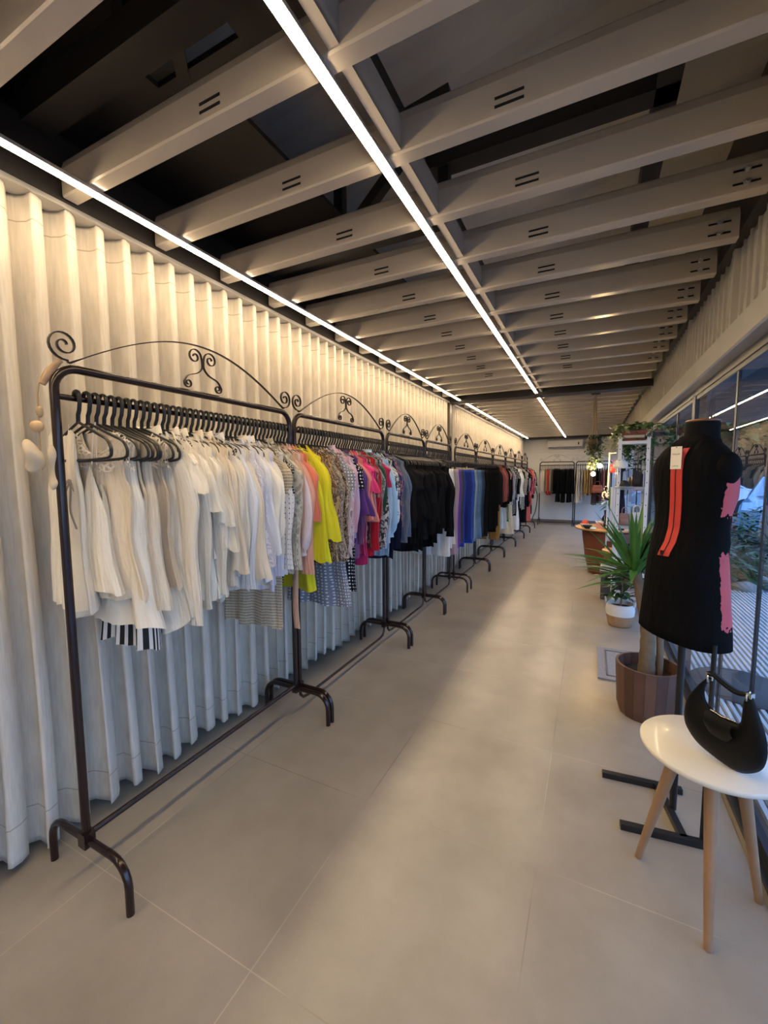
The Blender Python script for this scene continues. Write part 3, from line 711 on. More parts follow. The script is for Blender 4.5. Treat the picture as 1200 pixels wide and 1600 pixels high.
R2 = [
 G('blouse', 'brown leopard-print blouse', (.42, .26, .13), 'leopard', (.03, .02, .015), (.25, .13, .06), sleeve='long', sl=.54, L=.68, w=.19),
 G('shirt', 'gold leopard-print satin shirt', (.55, .36, .16), 'leopard', (.05, .03, .02), (.3, .16, .06), .8, rough=.45, sleeve='long', sl=.60, L=.68, w=.19),
 G('blouse', 'snakeskin-print blouse', (.55, .45, .34), 'leopard', (.06, .045, .04), (.4, .3, .2), 1.4, sleeve='long', sl=.56, L=.66, w=.192),
 G('shirt', 'dark brown chain-print shirt', (.05, .03, .025), 'leopard', (.45, .33, .2), (.1, .06, .04), 1.2, sleeve='long', sl=.62, L=.68, w=.19),
 G('blouse', 'cream and brown animal-print blouse', (.66, .56, .44), 'leopard', (.1, .06, .04), (.4, .25, .15), 1.1, sleeve='long', sl=.60, L=.64, w=.19),
 G('dress', 'grey polka-dot midi dress', (.22, .24, .30), 'dots', (.72, .74, .78), sc=.9, sleeve='short', sl=.2, L=.98, w=.20, flare=1.15, fold=.014),
 G('blouse', 'pink and grey marbled blouse', (.70, .50, .50), 'paint', (.75, .70, .70), (.35, .25, .27), 1.2, sleeve='long', sl=.60, L=.66, w=.19),
 G('blouse', 'white blouse with rose speckles', (.76, .66, .68), 'paint', (.55, .3, .38), (.78, .74, .76), 2.2, sleeve='long', sl=.54, L=.70, w=.19),
 G('blouse', 'mauve pink satin blouse', (.66, .38, .46), rough=.42, sleeve='long', sl=.46, L=.60, w=.192),
 G('shirt', 'pale lilac shirt', (.62, .50, .66), sleeve='long', sl=.50, L=.64, w=.19, collar=1),
 G('dress', 'black and white dotted dress', (.015, .015, .015), 'dots', (.8, .8, .8), sc=.8, sleeve='short', sl=.2, L=.92, w=.18),
 G('blouse', 'deep violet blouse', (.10, .035, .20), sleeve='flare', sl=.36, L=.60, w=.194),
 G('blouse', 'plum satin blouse', (.16, .05, .16), rough=.45, sleeve='long', sl=.55, L=.72, w=.19),
 G('blouse', 'salmon pink blouse', (.72, .25, .22), sleeve='flare', sl=.40, L=.62, w=.198),
 G('top', 'hot pink frilled top', (.70, .05, .20), sleeve='flare', sl=.22, L=.70, w=.20),
 G('dress', 'magenta crepe dress', (.45, .02, .12), sleeve='short', sl=.2, L=.78, w=.19),
 G('blouse', 'dusky rose blouse', (.45, .26, .26), sleeve='long', sl=.42, L=.62, w=.19),
 G('blouse', 'dark red floral blouse', (.12, .02, .03), 'floral', (.45, .25, .2), (.06, .01, .02), 1, sleeve='short', sl=.26, L=.68, w=.196),
 G('top', 'scarlet crepe top', (.50, .01, .03), sleeve='long', sl=.62, L=.74, w=.192),
 G('blouse', 'crimson wrap blouse', (.38, .01, .02), sleeve='long', sl=.50, L=.70, w=.19),
 G('blouse', 'grey tweed-print blouse', (.30, .29, .28), 'paint', (.14, .13, .13), (.45, .43, .42), 2, sleeve='long', sl=.42, L=.6, w=.19),
 G('blouse', 'bottle green blouse', (.02, .07, .05), sleeve='long', sl=.36, L=.60, w=.192),
 G('blouse', 'black and white floral blouse', (.62, .60, .58), 'paint', (.04, .04, .05), (.40, .38, .38), 1.4, sleeve='long', sl=.62, L=.70, w=.192),
 G('blouse', 'raspberry blouse', (.40, .02, .08), sleeve='short', sl=.20, L=.6, w=.19),
 G('shirt', 'light blue striped shirt', (.62, .74, .86), 'stripes', (.25, .42, .65), sc=2.2, sleeve='long', sl=.60, L=.70, w=.19, collar=1),
 G('shirt', 'sky blue cotton shirt', (.32, .55, .80), sleeve='puff', sl=.56, L=.72, w=.194, collar=1),
 G('blouse', 'pale blue chambray blouse', (.40, .56, .72), sleeve='long', sl=.5, L=.78, w=.19),
 G('blouse', 'monochrome leaf-print blouse', (.70, .70, .70), 'paint', (.03, .04, .06), (.55, .55, .58), 1.1, sleeve='puff', sl=.50, L=.62, w=.194),
 G('blouse', 'white and teal printed blouse', (.70, .70, .66), 'paint', (.03, .10, .14), (.6, .62, .6), 1.8, sleeve='long', sl=.44, L=.64, w=.19),
 G('top', 'dark navy evening top', (.01, .015, .04), sleeve='long', sl=.66, L=.82, w=.192),
 G('blouse', 'navy and orange paisley blouse', (.05, .045, .15), 'floral', (.50, .2, .12), (.12, .07, .25), .9, sleeve='long', sl=.62, L=.66, w=.194),
 G('blouse', 'indigo printed blouse', (.05, .06, .18), 'paint', (.22, .2, .3), (.03, .03, .08), 1.5, sleeve='long', sl=.5, L=.64, w=.19),
 G('shirt', 'slate grey shirt', (.10, .12, .15), sleeve='long', sl=.58, L=.68, w=.19, collar=1),
 G('blouse', 'sheer navy blouse', (.06, .09, .16), sleeve='long', sl=.62, L=.66, w=.194),
 G('jacket', 'steel grey light jacket', (.16, .19, .24), sleeve='long', sl=.64, L=.66, w=.196),
 G('blouse', 'dull denim-blue blouse', (.10, .15, .24), sleeve='long', sl=.60, L=.68, w=.19),
]
def blacks(n, seed, names):
    r = random.Random(seed); out = []
    for i in range(n):
        nm, ds = names[i % len(names)]
        sh = r.uniform(.003, .013); c = (sh, sh * .95, sh * 1.02)
        st = r.choice(['long', 'long', 'short', 'flare'])
        out.append(G(nm, ds, c, sleeve=st, sl={'long': r.uniform(.5, .66), 'short': .2, 'flare': r.uniform(.3, .5)}[st], L=r.uniform(.62, .84), w=r.uniform(.186, .2), top=-.03))
    return out
R3 = blacks(26, 2, [('blouse', 'black long-sleeved blouse'), ('jacket', 'black tailored jacket'), ('top', 'black jersey top'), ('blouse', 'sheer black blouse'), ('cardigan', 'charcoal knit cardigan'), ('top', 'black satin top'), ('blouse', 'black ruffled blouse')])
def T(ds, c, L=.86, pat='plain', c2=(0, 0, 0), **k): return G('trousers', ds, c, pat, c2, type='trousers', L=L, **dict(dict(cat='trousers', w=.185), **k))
R4 = [G('jacket', 'black lace-trimmed jacket', BK, sleeve='long', sl=.62, L=.7, w=.2, top=-.03, yoke=None),
      G('blouse', 'black crepe blouse', (.012, .012, .015), sleeve='long', sl=.56, L=.66, w=.198, top=-.03),
      G('jacket', 'black collarless jacket', (.01, .01, .01), sleeve='long', sl=.66, L=.62, w=.2, top=-.03),
      G('top', 'black velvet top', (.006, .006, .007), sleeve='long', sl=.72, L=.62, w=.2, top=-.03),
      T('white wide-legged trousers', (.80, .80, .78), .90, flare=1.3), T('off-white linen trousers', (.76, .75, .70), .86), T('white jeans', (.80, .81, .82), .92),
      T('white cotton trousers', (.8, .8, .8), .84), T('cream culottes', (.72, .68, .60), .80, flare=1.3), T('stone chino trousers', (.46, .41, .36), .84), T('taupe trousers', (.34, .28, .25), .86), T('warm grey trousers', (.38, .33, .31), .80),
      T('dusty pink trousers', (.50, .32, .36), .92), T('mauve satin trousers', (.42, .28, .36), .95, rough=.45), T('rose beige trousers', (.52, .38, .36), .88),
      T('bright violet trousers', (.16, .07, .38), .88), T('purple trousers', (.14, .06, .30), .86), T('deep plum trousers', (.10, .03, .16), .84),
      T('bottle green trousers', (.05, .09, .08), .84), T('charcoal trousers', (.05, .05, .05), .84), T('royal blue trousers', (.015, .04, .34), .86), T('cobalt blue trousers', (.02, .05, .40), .90), T('navy blue trousers', (.012, .025, .16), .84)]
R5 = [T('deep ink blue trousers', (.012, .03, .22), .86), T('electric blue trousers', (.015, .05, .38), .90), T('bright blue trousers', (.02, .10, .42), .92), T('dark indigo trousers', (.015, .03, .13), .86),
      T('light-wash jeans', (.28, .42, .58), .90, 'denim', (.48, .60, .72)), T('bleached blue jeans', (.36, .48, .60), .88, 'denim', (.55, .66, .75)), T('faded blue jeans', (.14, .26, .42), .92, 'denim', (.30, .44, .60)),
      T('mid-blue jeans', (.07, .17, .33), .90, 'denim', (.17, .30, .48)), T('stonewashed jeans', (.12, .24, .40), .84, 'denim', (.26, .40, .55)), T('blue flared jeans', (.08, .20, .38), .90, 'denim', (.18, .32, .5), flare=1.3),
      T('classic blue jeans', (.06, .15, .30), .88, 'denim', (.12, .25, .42)), T('deep blue jeans', (.035, .09, .20), .90, 'denim', (.07, .15, .30)), T('dark denim jeans', (.025, .05, .11), .90, 'denim', (.05, .09, .18)),
      T('inky denim jeans', (.02, .035, .08), .86, 'denim', (.03, .06, .12)), T('washed black jeans', (.02, .022, .028), .92), T('black skinny jeans', BK, .90), T('black wool trousers', (.01, .01, .01), .92),
      T('black cropped trousers', BK, .84), T('black pleated trousers', (.009, .009, .01), .94)]
r_ = random.Random(7)
R6 = [T(['black crepe trousers', 'black tailored trousers', 'black stretch trousers', 'black wide trousers'][i % 4], tuple([r_.uniform(.003, .006)] * 3), r_.uniform(.84, .96)) for i in range(12)] + \
     [G('top', 'black knit top', (.012, .012, .014), sleeve='long', sl=.6, L=.78, w=.19), T('mustard brown trousers', (.28, .16, .04), 1.12), T('camel trousers', (.32, .2, .07), 1.08),
      G('skirt', 'long tan suede skirt', (.30, .18, .07), L=1.15, w=.15, top=-.02, neck=0, nw=.01), G('jacket', 'maroon leather jacket', (.16, .02, .015), rough=.4, sleeve='long', sl=.5, L=.62, w=.2),
      G('jacket', 'rust leather jacket', (.24, .05, .03), rough=.4, sleeve='long', sl=.56, L=.6, w=.2)]
R7 = [G('jacket', 'brick red jacket', (.22, .04, .03), sleeve='long', sl=.5, L=.66, w=.2), G('blouse', 'wine red blouse', (.14, .02, .03), sleeve='long', sl=.56, L=.62, w=.19),
      G('jacket', 'black blazer', BK, sleeve='long', sl=.62, L=.72, w=.205), G('jacket', 'black piped blazer', (.012, .01, .01), sleeve='long', sl=.62, L=.76, w=.205),
      G('dress', 'pale blue long dress', (.5, .62, .75), L=1.15, w=.17, flare=1.1), G('dress', 'pink tropical-print dress', (.5, .2, .22), 'paint', (.1, .25, .12), (.6, .3, .3), 1, L=1.0, w=.18, sleeve='short', sl=.2),
      G('jacket', 'black cropped blazer', BK, sleeve='long', sl=.6, L=.66, w=.2), G('dress', 'emerald green dress', (.01, .22, .10), L=1.05, w=.18), G('blouse', 'grey mauve blouse', (.30, .22, .26), sleeve='long', sl=.56, L=.7, w=.19),
      G('blouse', 'dark lilac patterned blouse', (.24, .16, .22), 'paint', (.1, .08, .1), (.4, .3, .36), 2, sleeve='long', sl=.5, L=.7, w=.19), G('dress', 'cream pleated maxi dress', (.66, .60, .48), L=1.3, w=.18, flare=1.2),
      G('blouse', 'pale blue spotted blouse', (.3, .4, .5), 'dots', (.1, .12, .2), sleeve='long', sl=.58, L=.76, w=.19), G('dress', 'beige pleated maxi dress', (.60, .54, .42), 'stripes', (.45, .4, .3), sc=1.5, L=1.32, w=.18, flare=1.2),
      G('dress', 'black and white spotted dress', (.02, .02, .02), 'dots', (.75, .75, .72), sc=.7, sleeve='long', sl=.55, L=.96, w=.19)]
R8 = [G('dress', 'black spotted tea dress', (.02, .02, .02), 'dots', (.7, .7, .66), sc=.6, sleeve='short', sl=.2, L=.95, w=.19), G('dress', 'plain black shift dress', BK, sleeve='long', sl=.5, L=1.0, w=.195), G('jacket', 'charcoal checked jacket', (.07, .07, .08), sleeve='long', sl=.5, L=.7, w=.2),
      G('dress', 'white maxi dress with black band', (.80, .80, .78), sleeve='flare', sl=.5, L=1.3, w=.195, flare=1.15), G('blouse', 'white bell-sleeved blouse', (.82, .82, .80), sleeve='flare', sl=.56, L=.72, w=.2), G('dress', 'ivory cotton maxi dress', (.76, .74, .68), L=1.28, w=.18, flare=1.15),
      G('trousers', 'black palazzo trousers', BK, type='trousers', L=1.12, w=.18, cat='trousers'), G('blouse', 'white spotted sheer blouse', (.7, .7, .66), 'dots', (.08, .08, .08), sleeve='long', sl=.52, L=.8, w=.2), G('dress', 'olive gingham dress', (.34, .33, .25), 'hstripes', (.05, .05, .04), sc=1.5, sleeve='long', sl=.5, L=.9, w=.195),
      G('dress', 'black pencil dress', BK, sleeve='short', sl=.2, L=1.15, w=.18), G('dress', 'beige striped dress', (.55, .5, .38), 'hstripes', (.06, .06, .05), sc=1.2, sleeve='long', sl=.56, L=.95, w=.2)]
R9 = [G('dress', 'black and cream striped knit dress', (.5, .48, .4), 'hstripes', (.02, .02, .02), sc=1.8, sleeve='long', sl=.56, L=.95, w=.2), G('dress', 'zebra-striped dress', (.6, .58, .52), 'hstripes', (.02, .02, .02), sc=1.2, sleeve='short', sl=.2, L=.9, w=.19),
      G('dress', 'long black jersey dress', BK, sleeve='long', sl=.6, L=1.25, w=.195), G('jacket', 'black bolero jacket', BK, sleeve='long', sl=.5, L=.62, w=.2), G('dress', 'black slip dress', (.01, .01, .01), L=1.2, w=.17),
      G('jumpsuit', 'black jumpsuit', BK, sleeve='short', sl=.2, L=1.3, w=.18), G('top', 'grey sequinned top', (.3, .3, .32), sleeve='long', sl=.5, L=.6, w=.195, rough=.4), G('dress', 'black fringed dress', BK, sleeve='long', sl=.5, L=.95, w=.2)]
RA = [G('dress', 'red and black printed dress', (.40, .02, .03), 'paint', (.02, .01, .01), (.5, .05, .06), .8, sleeve='long', sl=.5, L=.95, w=.2), G('blouse', 'pink and red swirl blouse', (.55, .15, .22), 'paint', (.4, .02, .03), (.6, .3, .35), 1, sleeve='long', sl=.6, L=.7, w=.2),
      G('dress', 'coral maxi dress', (.62, .13, .10), L=1.35, w=.18, sleeve='short', sl=.2), G('dress', 'scarlet flounced dress', (.55, .03, .03), L=.95, w=.19, sleeve='long', sl=.6), G('dress', 'black gown', BK, L=1.2, w=.18, sleeve='long', sl=.6),
      G('blouse', 'blush printed blouse', (.5, .36, .36), 'paint', (.2, .08, .1), (.55, .4, .4), 1.5, sleeve='long', sl=.6, L=.7, w=.2), G('robe', 'black kimono robe', BK, L=.8, w=.2, sleeve='flare', sl=.4)]
B1 = [G('blouse', 'white printed blouse', (.7, .68, .62), 'paint', (.4, .38, .35), (.72, .7, .66), 2, sleeve='long', sl=.6, L=.7, w=.19), G('blouse', 'cream blouse', CR, sleeve='long', sl=.58, L=.66, w=.19), G('cardigan', 'white cardigan', (.7, .68, .62), sleeve='long', sl=.62, L=.7, w=.19),
      G('jacket', 'tan jacket', (.36, .24, .14), sleeve='long', sl=.56, L=.68, w=.19), G('top', 'camel top', (.42, .3, .18), sleeve='long', sl=.55, L=.66, w=.19), G('jacket', 'bright red jacket', (.55, .015, .015), sleeve='long', sl=.62, L=.72, w=.19), G('dress', 'red dress', (.42, .01, .015), sleeve='long', sl=.6, L=.76, w=.19),
      G('jacket', 'sage green jacket', (.25, .28, .2), sleeve='long', sl=.56, L=.66, w=.19), G('top', 'brown knit top', (.07, .045, .03), sleeve='long', sl=.6, L=.7, w=.19)] + \
     [G(['sweater', 'cardigan', 'top', 'coat'][i % 4], ['black sweater', 'black cardigan', 'black turtleneck top', 'long black coat'][i % 4], tuple([r_.uniform(.003, .007)] * 3), sleeve='long', sl=r_.uniform(.55, .62), L=[.68, .72, .66, .95][i % 4], w=.19) for i in range(14)]
B2 = [G('cardigan', 'off-white cardigan', (.6, .56, .48), sleeve='long', sl=.62, L=.95, w=.19), G('shirt', 'beige shirt', (.5, .44, .36), sleeve='long', sl=.62, L=.95, w=.19), G('jacket', 'taupe jacket', (.36, .3, .25), sleeve='long', sl=.6, L=.88, w=.19),
      G('top', 'ochre top', (.45, .27, .07), sleeve='long', sl=.6, L=.72, w=.19), G('blouse', 'mustard blouse', (.5, .3, .06), sleeve='long', sl=.6, L=.7, w=.19), G('jacket', 'tan suede jacket', (.4, .24, .1), sleeve='long', sl=.6, L=.75, w=.19), G('top', 'caramel top', (.34, .17, .06), sleeve='long', sl=.6, L=.7, w=.19)] + \
     [G('coat', 'dark burgundy coat', (.06, .015, .02), sleeve='long', sl=.6, L=1.0, w=.19), G('jacket', 'black leather jacket', BK, sleeve='long', sl=.6, L=.7, w=.19), G('coat', 'dark aubergine coat', (.05, .02, .03), sleeve='long', sl=.6, L=.95, w=.19),
      G('dress', 'wine dress', (.14, .02, .03), sleeve='long', sl=.6, L=.9, w=.19), G('top', 'terracotta top', (.4, .12, .06), sleeve='long', sl=.6, L=.7, w=.19), G('top', 'brown top', (.16, .08, .04), sleeve='long', sl=.6, L=.7, w=.19), G('blouse', 'rust blouse', (.4, .14, .05), sleeve='long', sl=.6, L=.72, w=.19)]

seen = {}
def fill(items, rackname, org, ax, y0, y1, lod, seed, rotz=0):
    """hang the items evenly along a bar running from y0 to y1"""
    r = random.Random(seed); n = len(items)
    for i, g in enumerate(items):
        p = y0 + (y1 - y0) * (i + .5) / n + r.uniform(-.002, .002)
        yaw = radians(r.uniform(-5, 5)) if i > 4 or lod else radians([-4, 2, 5, 8, 4][i])
        clip = g.get('type') == 'trousers'
        loc = (org[0], p, 1.661) if ax == 1 else (p, org[1], 1.661)
        prev = items[i - 1]['desc'] if i else None; nxt = items[i + 1]['desc'] if i < n - 1 else None
        short = lambda s: ' '.join(s.split()[:3]) if len(s.split()) > 3 else s
        desc = g['desc']
        lab = '%s on the %s' % (desc, rackname)
        k = 0
        others = sum(1 for q in items if q['desc'] == desc)
        if others > 1:
            same = [q for q in range(n) if items[q]['desc'] == desc]
            o_ = ['first', 'second', 'third', 'fourth', 'fifth', 'sixth', 'seventh', 'eighth'][same.index(i)]
            side = 'from the front' if ax == 1 else 'from the left'
            lab = '%s, %s of its like %s, on the %s' % (desc, o_, side, rackname)
        wa = lab.split()
        if len(wa) > 16: lab = ' '.join(wa[:16])
        hl = 'black hanger holding the %s' % (lab if len(lab.split()) <= 11 else lab)
        if len(hl.split()) > 16: hl = 'black hanger of the ' + lab
        if len(hl.split()) > 16: hl = ' '.join(hl.split()[:16])
        if lab in seen: print('DUP', lab)
        seen[lab] = 1
        h = hanger(loc, rotz + yaw, hl, clip, 'black hangers on the ' + rackname, narrow=g.get('sleeve') in ('long', 'short', 'flare', 'puff'))
        gl = (loc[0] + g.get('dx', 0), loc[1], 1.661 - .083 + .013)
        garment(g, gl, rotz + yaw, lab, 'clothes on the ' + rackname, seed * 100 + i, lod)
fill(R1, RN[0], (-1.5, 0), 1, .782, 1.85, 0, 1)
fill(R2, RN[1], (-1.5, 0), 1, 1.925, 3.01, 0, 2)
fill(R3, RN[2], (-1.5, 0), 1, 3.11, 3.92, 1, 3)
fill(R4, RN[3], (-1.5, 0), 1, 4.0, 4.80, 1, 4)
fill(R5, RN[4], (-1.5, 0), 1, 5.02, 6.0, 1, 5)
fill(R6, RN[5], (-1.5, 0), 1, 6.09, 7.15, 2, 6)
fill(R7, RN[6], (-1.5, 0), 1, 7.25, 8.33, 2, 7)
fill(R8, RN[7], (-1.5, 0), 1, 8.43, 9.47, 2, 8)
fill(R9, RN[8], (-1.5, 0), 1, 9.58, 10.46, 2, 9)
fill(RA, RN[9], (-1.5, 0), 1, 10.58, 11.46, 2, 10)
fill(B1, 'left back-wall rack', (0, 12.5), 0, -1.27, -.43, 2, 11, -pi / 2)
fill(B2, 'right back-wall rack', (0, 12.5), 0, -.35, .47, 2, 12, -pi / 2)

# extra bare hangers crowding each bar are part of the photo's dark band of hooks
print('garments', len(seen))

# cord ornament on the near rack corner
t = thing('hanging_ornament', 'beige fabric bird mobile with wooden bead tied to the near rack corner', 'ornament', (-1.5, .71, 1.76))
Mc = mat('natural_cloth', (.66, .55, .38), .9, bump=.5, bscale=120, var=.15, vscale=30)
MB().tube(catmull([(.0, .05, .0), (-.01, .01, -.03), (-.02, -.012, -.09), (-.02, -.016, -.2), (-.02, -.02, -.34)], 5), .0025, 6).build('cord', mat('jute', (.45, .33, .18), .9), t)
MB().tube([(.0, .045, .005), (-.008, .02, -.03), (-.016, -.002, -.075)], [.008, .012, .010], 8).build('driftwood_twig', mat('driftwood', (.42, .28, .16), .8, var=.2, vscale=40), t)
MB().ball((-.02, -.022, -.205), .018, 16, 10).build('wooden_bead', mat('light_wood_bead', (.62, .42, .22), .45), t)
rr = random.Random(4)
for nm, c, sz in (('cloth_bird', (-.03, -.035, -.30), (.022, .026, .050)), ('cloth_bird', (-.01, .012, -.33), (.016, .018, .07))):
    b = MB().ball(c, sz, 18, 14)
    b.v = [(x + .007 * sin(60 * z + 40 * y), y_ + .008 * sin(50 * z + 50 * x), z + .006 * sin(70 * x + 60 * y_)) for x, y_, z in b.v]
    b.build(nm, Mc, t)
MB().ball((-.02, -.012, -.16), (.010, .010, .018), 8, 6).build('tassel', mat('jute', (.45, .33, .18), .9), t)

# ------------------------------------------------------------------ shop window
def pane(n, x, y0, y1, stile=.018):
    g = struct(MB().box((x, y0, .022), (x + .008, y1, 1.91)).build('window_%d' % n, M_glass))
    m = MB()
    for yy in (y0, y1 - stile): m.box((x - .002, yy, .022), (x + .010, yy + stile, 1.91))
    m.box((x - .006, y0, .022), (x + .014, y1, .05)); m.box((x - .006, y0, 1.885), (x + .014, y1, 1.91))
    m.build('window_frame', Mframe, g)
ys = [(-2.9, -.6), (-.6, 2.118), (2.118, 2.56), (2.56, 4.12), (4.12, 5.6), (5.6, 7.2), (7.2, 8.9), (8.9, 10.8), (10.8, 12.9)]
for i, (a, b) in enumerate(ys): pane(i + 1, .612, a, b, .007 if i in (0, 1, 2) else .02)
struct(MB().box((.60, 3.42, .02), (.66, 3.50, 1.92)).box((.60, 5.56, .02), (.70, 5.66, 1.92)).build('trim_9', Mframe))

# ------------------------------------------------------------------ side table and bag
M_oak = mat('turned_oak', (.34, .20, .105), .45, var=.22, vscale=18)
M_cream = mat('cream_lacquer_top', (.80, .76, .66), .32, coat=.2)
tx, ty, tz = .388, 1.655, .49
t = thing('side_table', 'round cream-topped side table with splayed wooden legs beside the glass', 'table', (tx, ty, 0))
MB().lathe([(0, tz - .022), (.188, tz - .022), (.198, tz - .018), (.2015, tz - .010), (.2015, tz - .004), (.198, tz), (0, tz)], n=64).build('tabletop', M_cream, t)
MB().lathe([(0, tz - .045), (.11, tz - .045), (.12, tz - .022), (0, tz - .022)], n=32).build('leg_mount', M_oak, t)
for (fx, fy), (ax_, ay) in (((.203, 1.680), (.300, 1.665)), ((.357, 1.420), (.374, 1.565)), ((.541, 1.663), (.470, 1.655)), ((.40, 1.86), (.392, 1.74))):
    if fy > 1.8: continue
    MB().tube([(fx - tx, fy - ty, 0), (lerp(fx, ax_, .1) - tx, lerp(fy, ay, .1) - ty, tz * .1), (ax_ - tx, ay - ty, tz - .04)], [.0115, .0125, .021], 16).build('leg', M_oak, t)

M_leather = mat('black_grained_leather', (.005, .005, .005), .5, spec=.2, bump=.25, bscale=500)
M_gold = mat('pale_metal_hardware', (.75, .70, .58), .2, metal=1)
bagp = Vector((.408, 1.578, .49)); bag = thing('handbag', 'black half-moon leather handbag standing on the cream side table', 'handbag', tuple(bagp), -pi / 4)
out_ = [(-.06, .262), (-.08, .237), (-.106, .194), (-.126, .152), (-.133, .103), (-.126, .059), (-.091, .022), (-.043, .007), (.006, .0), (.043, .004), (.080, .030), (.100, .062), (.106, .109), (.097, .157), (.079, .203), (.068, .234), (.059, .254)]
hole = [(.042, .245), (.037, .226), (.035, .193), (.032, .158), (.014, .151), (-.016, .154), (-.047, .158), (-.067, .176), (-.073, .211), (-.062, .250)]
def sm(pts, k=4): return [(p[0], p[2]) for p in catmull([(a, 0, b) for a, b in pts], k)]
o_s = sm(out_, 3); h_s = sm(hole[::-1], 5)
# resample both outlines to the same number of points
def resamp(P, n):
    d = [0]
    for a, b in zip(P, P[1:]): d.append(d[-1] + math.hypot(b[0] - a[0], b[1] - a[1]))
    out = []; j = 0
    for i in range(n):
        s = d[-1] * i / (n - 1)
        while j < len(d) - 2 and d[j + 1] < s: j += 1
        f = (s - d[j]) / max(1e-9, d[j + 1] - d[j]); out.append((lerp(P[j][0], P[j + 1][0], f), lerp(P[j][1], P[j + 1][1], f)))
    return out
No = 60; O = resamp(o_s, No); Hh = resamp(h_s, No)
rings = []
for k in range(13):
    q = k / 12
    a = pi * q
    row = []
    for (ox, oz), (hx, hz) in zip(O, Hh):
        # thickness: rounded pillow, fat near the base, thin at the horns
        e = (.5 - .5 * cos(a))
        cx = lerp(ox, hx, q); cz = lerp(oz, hz, q); th = .029 * (1 - min(1, max(0, (cz - .02) / .26)) * .72) * sin(a) ** .6
        row.append((cx, -th, cz))
    rings.append(row)
for k in range(11, 0, -1): rings.append([(x, -y_, z) for x, y_, z in rings[k]])
MB().grid(rings, cv=True).build('body', M_leather, bag)
for s, q in ((-1, (-.060, .256)), (1, (.050, .250))):
    MB().tube([(q[0], -.010, q[1] - .012), (q[0], -.012, q[1] + .006), (q[0], .0, q[1] + .014), (q[0], .012, q[1] + .006), (q[0], .010, q[1] - .012)], .0028, 8).build('ring', M_gold, bag)
MB().strip(sm3 := catmull([(-.062, 0, .266), (-.045, 0, .270), (-.015, 0, .256), (.020, 0, .247), (.052, 0, .256)], 6), (0, 1, 0), .020, .009).build('handle', M_leather, bag)
MB().box((-.068, -.009, .262), (-.050, .009, .274)).build('buckle', M_gold, bag)
MB().box((.044, -.009, .247), (.060, .009, .262)).build('buckle', M_gold, bag)
MB().grid([[(lerp(-.05, .03, i / 8), -.020 - .022 * sin(pi * min(1, j / 5)) * .6 - .006, .158 - .07 * (j / 5) * (1 - (2 * i / 8 - 1) ** 4 * .35)) for i in range(9)] for j in range(6)]).build('flap', M_leather, bag)
MB().tube([(-.045, -.012, .160), (-.01, -.014, .156), (.028, -.012, .160)], .0022, 6).build('zip', M_gold, bag)

# ------------------------------------------------------------------ dressed mannequin
mq = thing('mannequin', 'headless black dress form in the window on a flat steel stand', 'mannequin', (.352, 1.985, 0), -pi / 4)
M_jersey = mat('black_jersey', (.004, .004, .0045), .8, spec=.12)
M_stand = mat('black_steel_stand', (.012, .012, .013), .35)
def ringp(z, hw, db, df, cy=0, cx=0, n=48, p=2.3):
    R = []
    for k in range(n):
        a = 2 * pi * k / n; X = math.copysign(abs(cos(a)) ** (2 / p), cos(a)); Y = math.copysign(abs(sin(a)) ** (2 / p), sin(a))
        R.append((cx + X * hw, cy + Y * (df if Y > 0 else db), z))
    return R
sec = [(.76, .10, .08, .08), (1.0, .125, .10, .09), (1.12, .115, .09, .085), (1.2, .105, .066, .085), (1.3, .12, .068, .12), (1.4, .13, .075, .105), (1.46, .138, .070, .075), (1.50, .105, .055, .07), (1.525, .066, .035, .075), (1.545, .053, .018, .085)]
MB().grid([ringp(z, a, b, c, n=40) for z, a, b, c in sec], cu=True).build('torso', M_jersey, mq)
MB().grid([ringp(z, r_n, r_n * 1.05, r_n * 1.05, cy=.040, n=32, p=2) for z, r_n in ((1.50, .066), (1.53, .058), (1.56, .0545), (1.592, .056), (1.598, .052))], cu=True).build('neck', mat('black_neck_cloth', (.007, .007, .008), .8, spec=.1), mq)
MB().lathe([(0, 1.598), (.054, 1.598), (.057, 1.602), (.054, 1.608), (.02, 1.611), (0, 1.611)], c=(0, .04), n=32).build('neck_cap', mat('walnut_cap', (.22, .10, .05), .25, coat=.5), mq)
for s in (-1, 1):
    MB().ball((.122 if s > 0 else -.108, .0, 1.418), (.040, .052, .062), 24, 16).build('arm_cap', M_jersey, mq)
Ri = Matrix.Rotation(pi / 4, 4, 'Z')
def wl_(x, y_, z): return tuple(Ri @ Vector((x - .352, y_ - 1.985, z)))
def barw(m, a, b, w=.025, zc=.0125):
    A = Vector(wl_(a[0], a[1], zc)); B = Vector(wl_(b[0], b[1], zc)); d = (B - A); L_ = d.length; d.normalize(); nn = Vector((-d.y, d.x, 0)) * w / 2; up = Vector((0, 0, .0125))
    vs = [A + nn - up, A - nn - up, A - nn + up, A + nn + up, B + nn - up, B - nn - up, B - nn + up, B + nn + up]
    m.add(vs, [(0, 1, 2, 3), (7, 6, 5, 4), (0, 4, 5, 1), (1, 5, 6, 2), (2, 6, 7, 3), (3, 7, 4, 0)], smooth=False)
m = MB(); barw(m, (.094, 2.088), (.405, 2.117)); barw(m, (.151, 1.797), (.432, 1.832)); barw(m, (.315, 2.095), (.365, 1.825)); m.build('base', M_stand, mq)
MB().tube([wl_(.350, 1.975, .02), wl_(.352, 1.985, .80)], .0135, 16).build('pole', M_stand, mq)
MB().tube([wl_(.424, 1.845, .02), wl_(.424, 1.845, .78)], .0085, 12).build('front_pole', M_stand, mq)

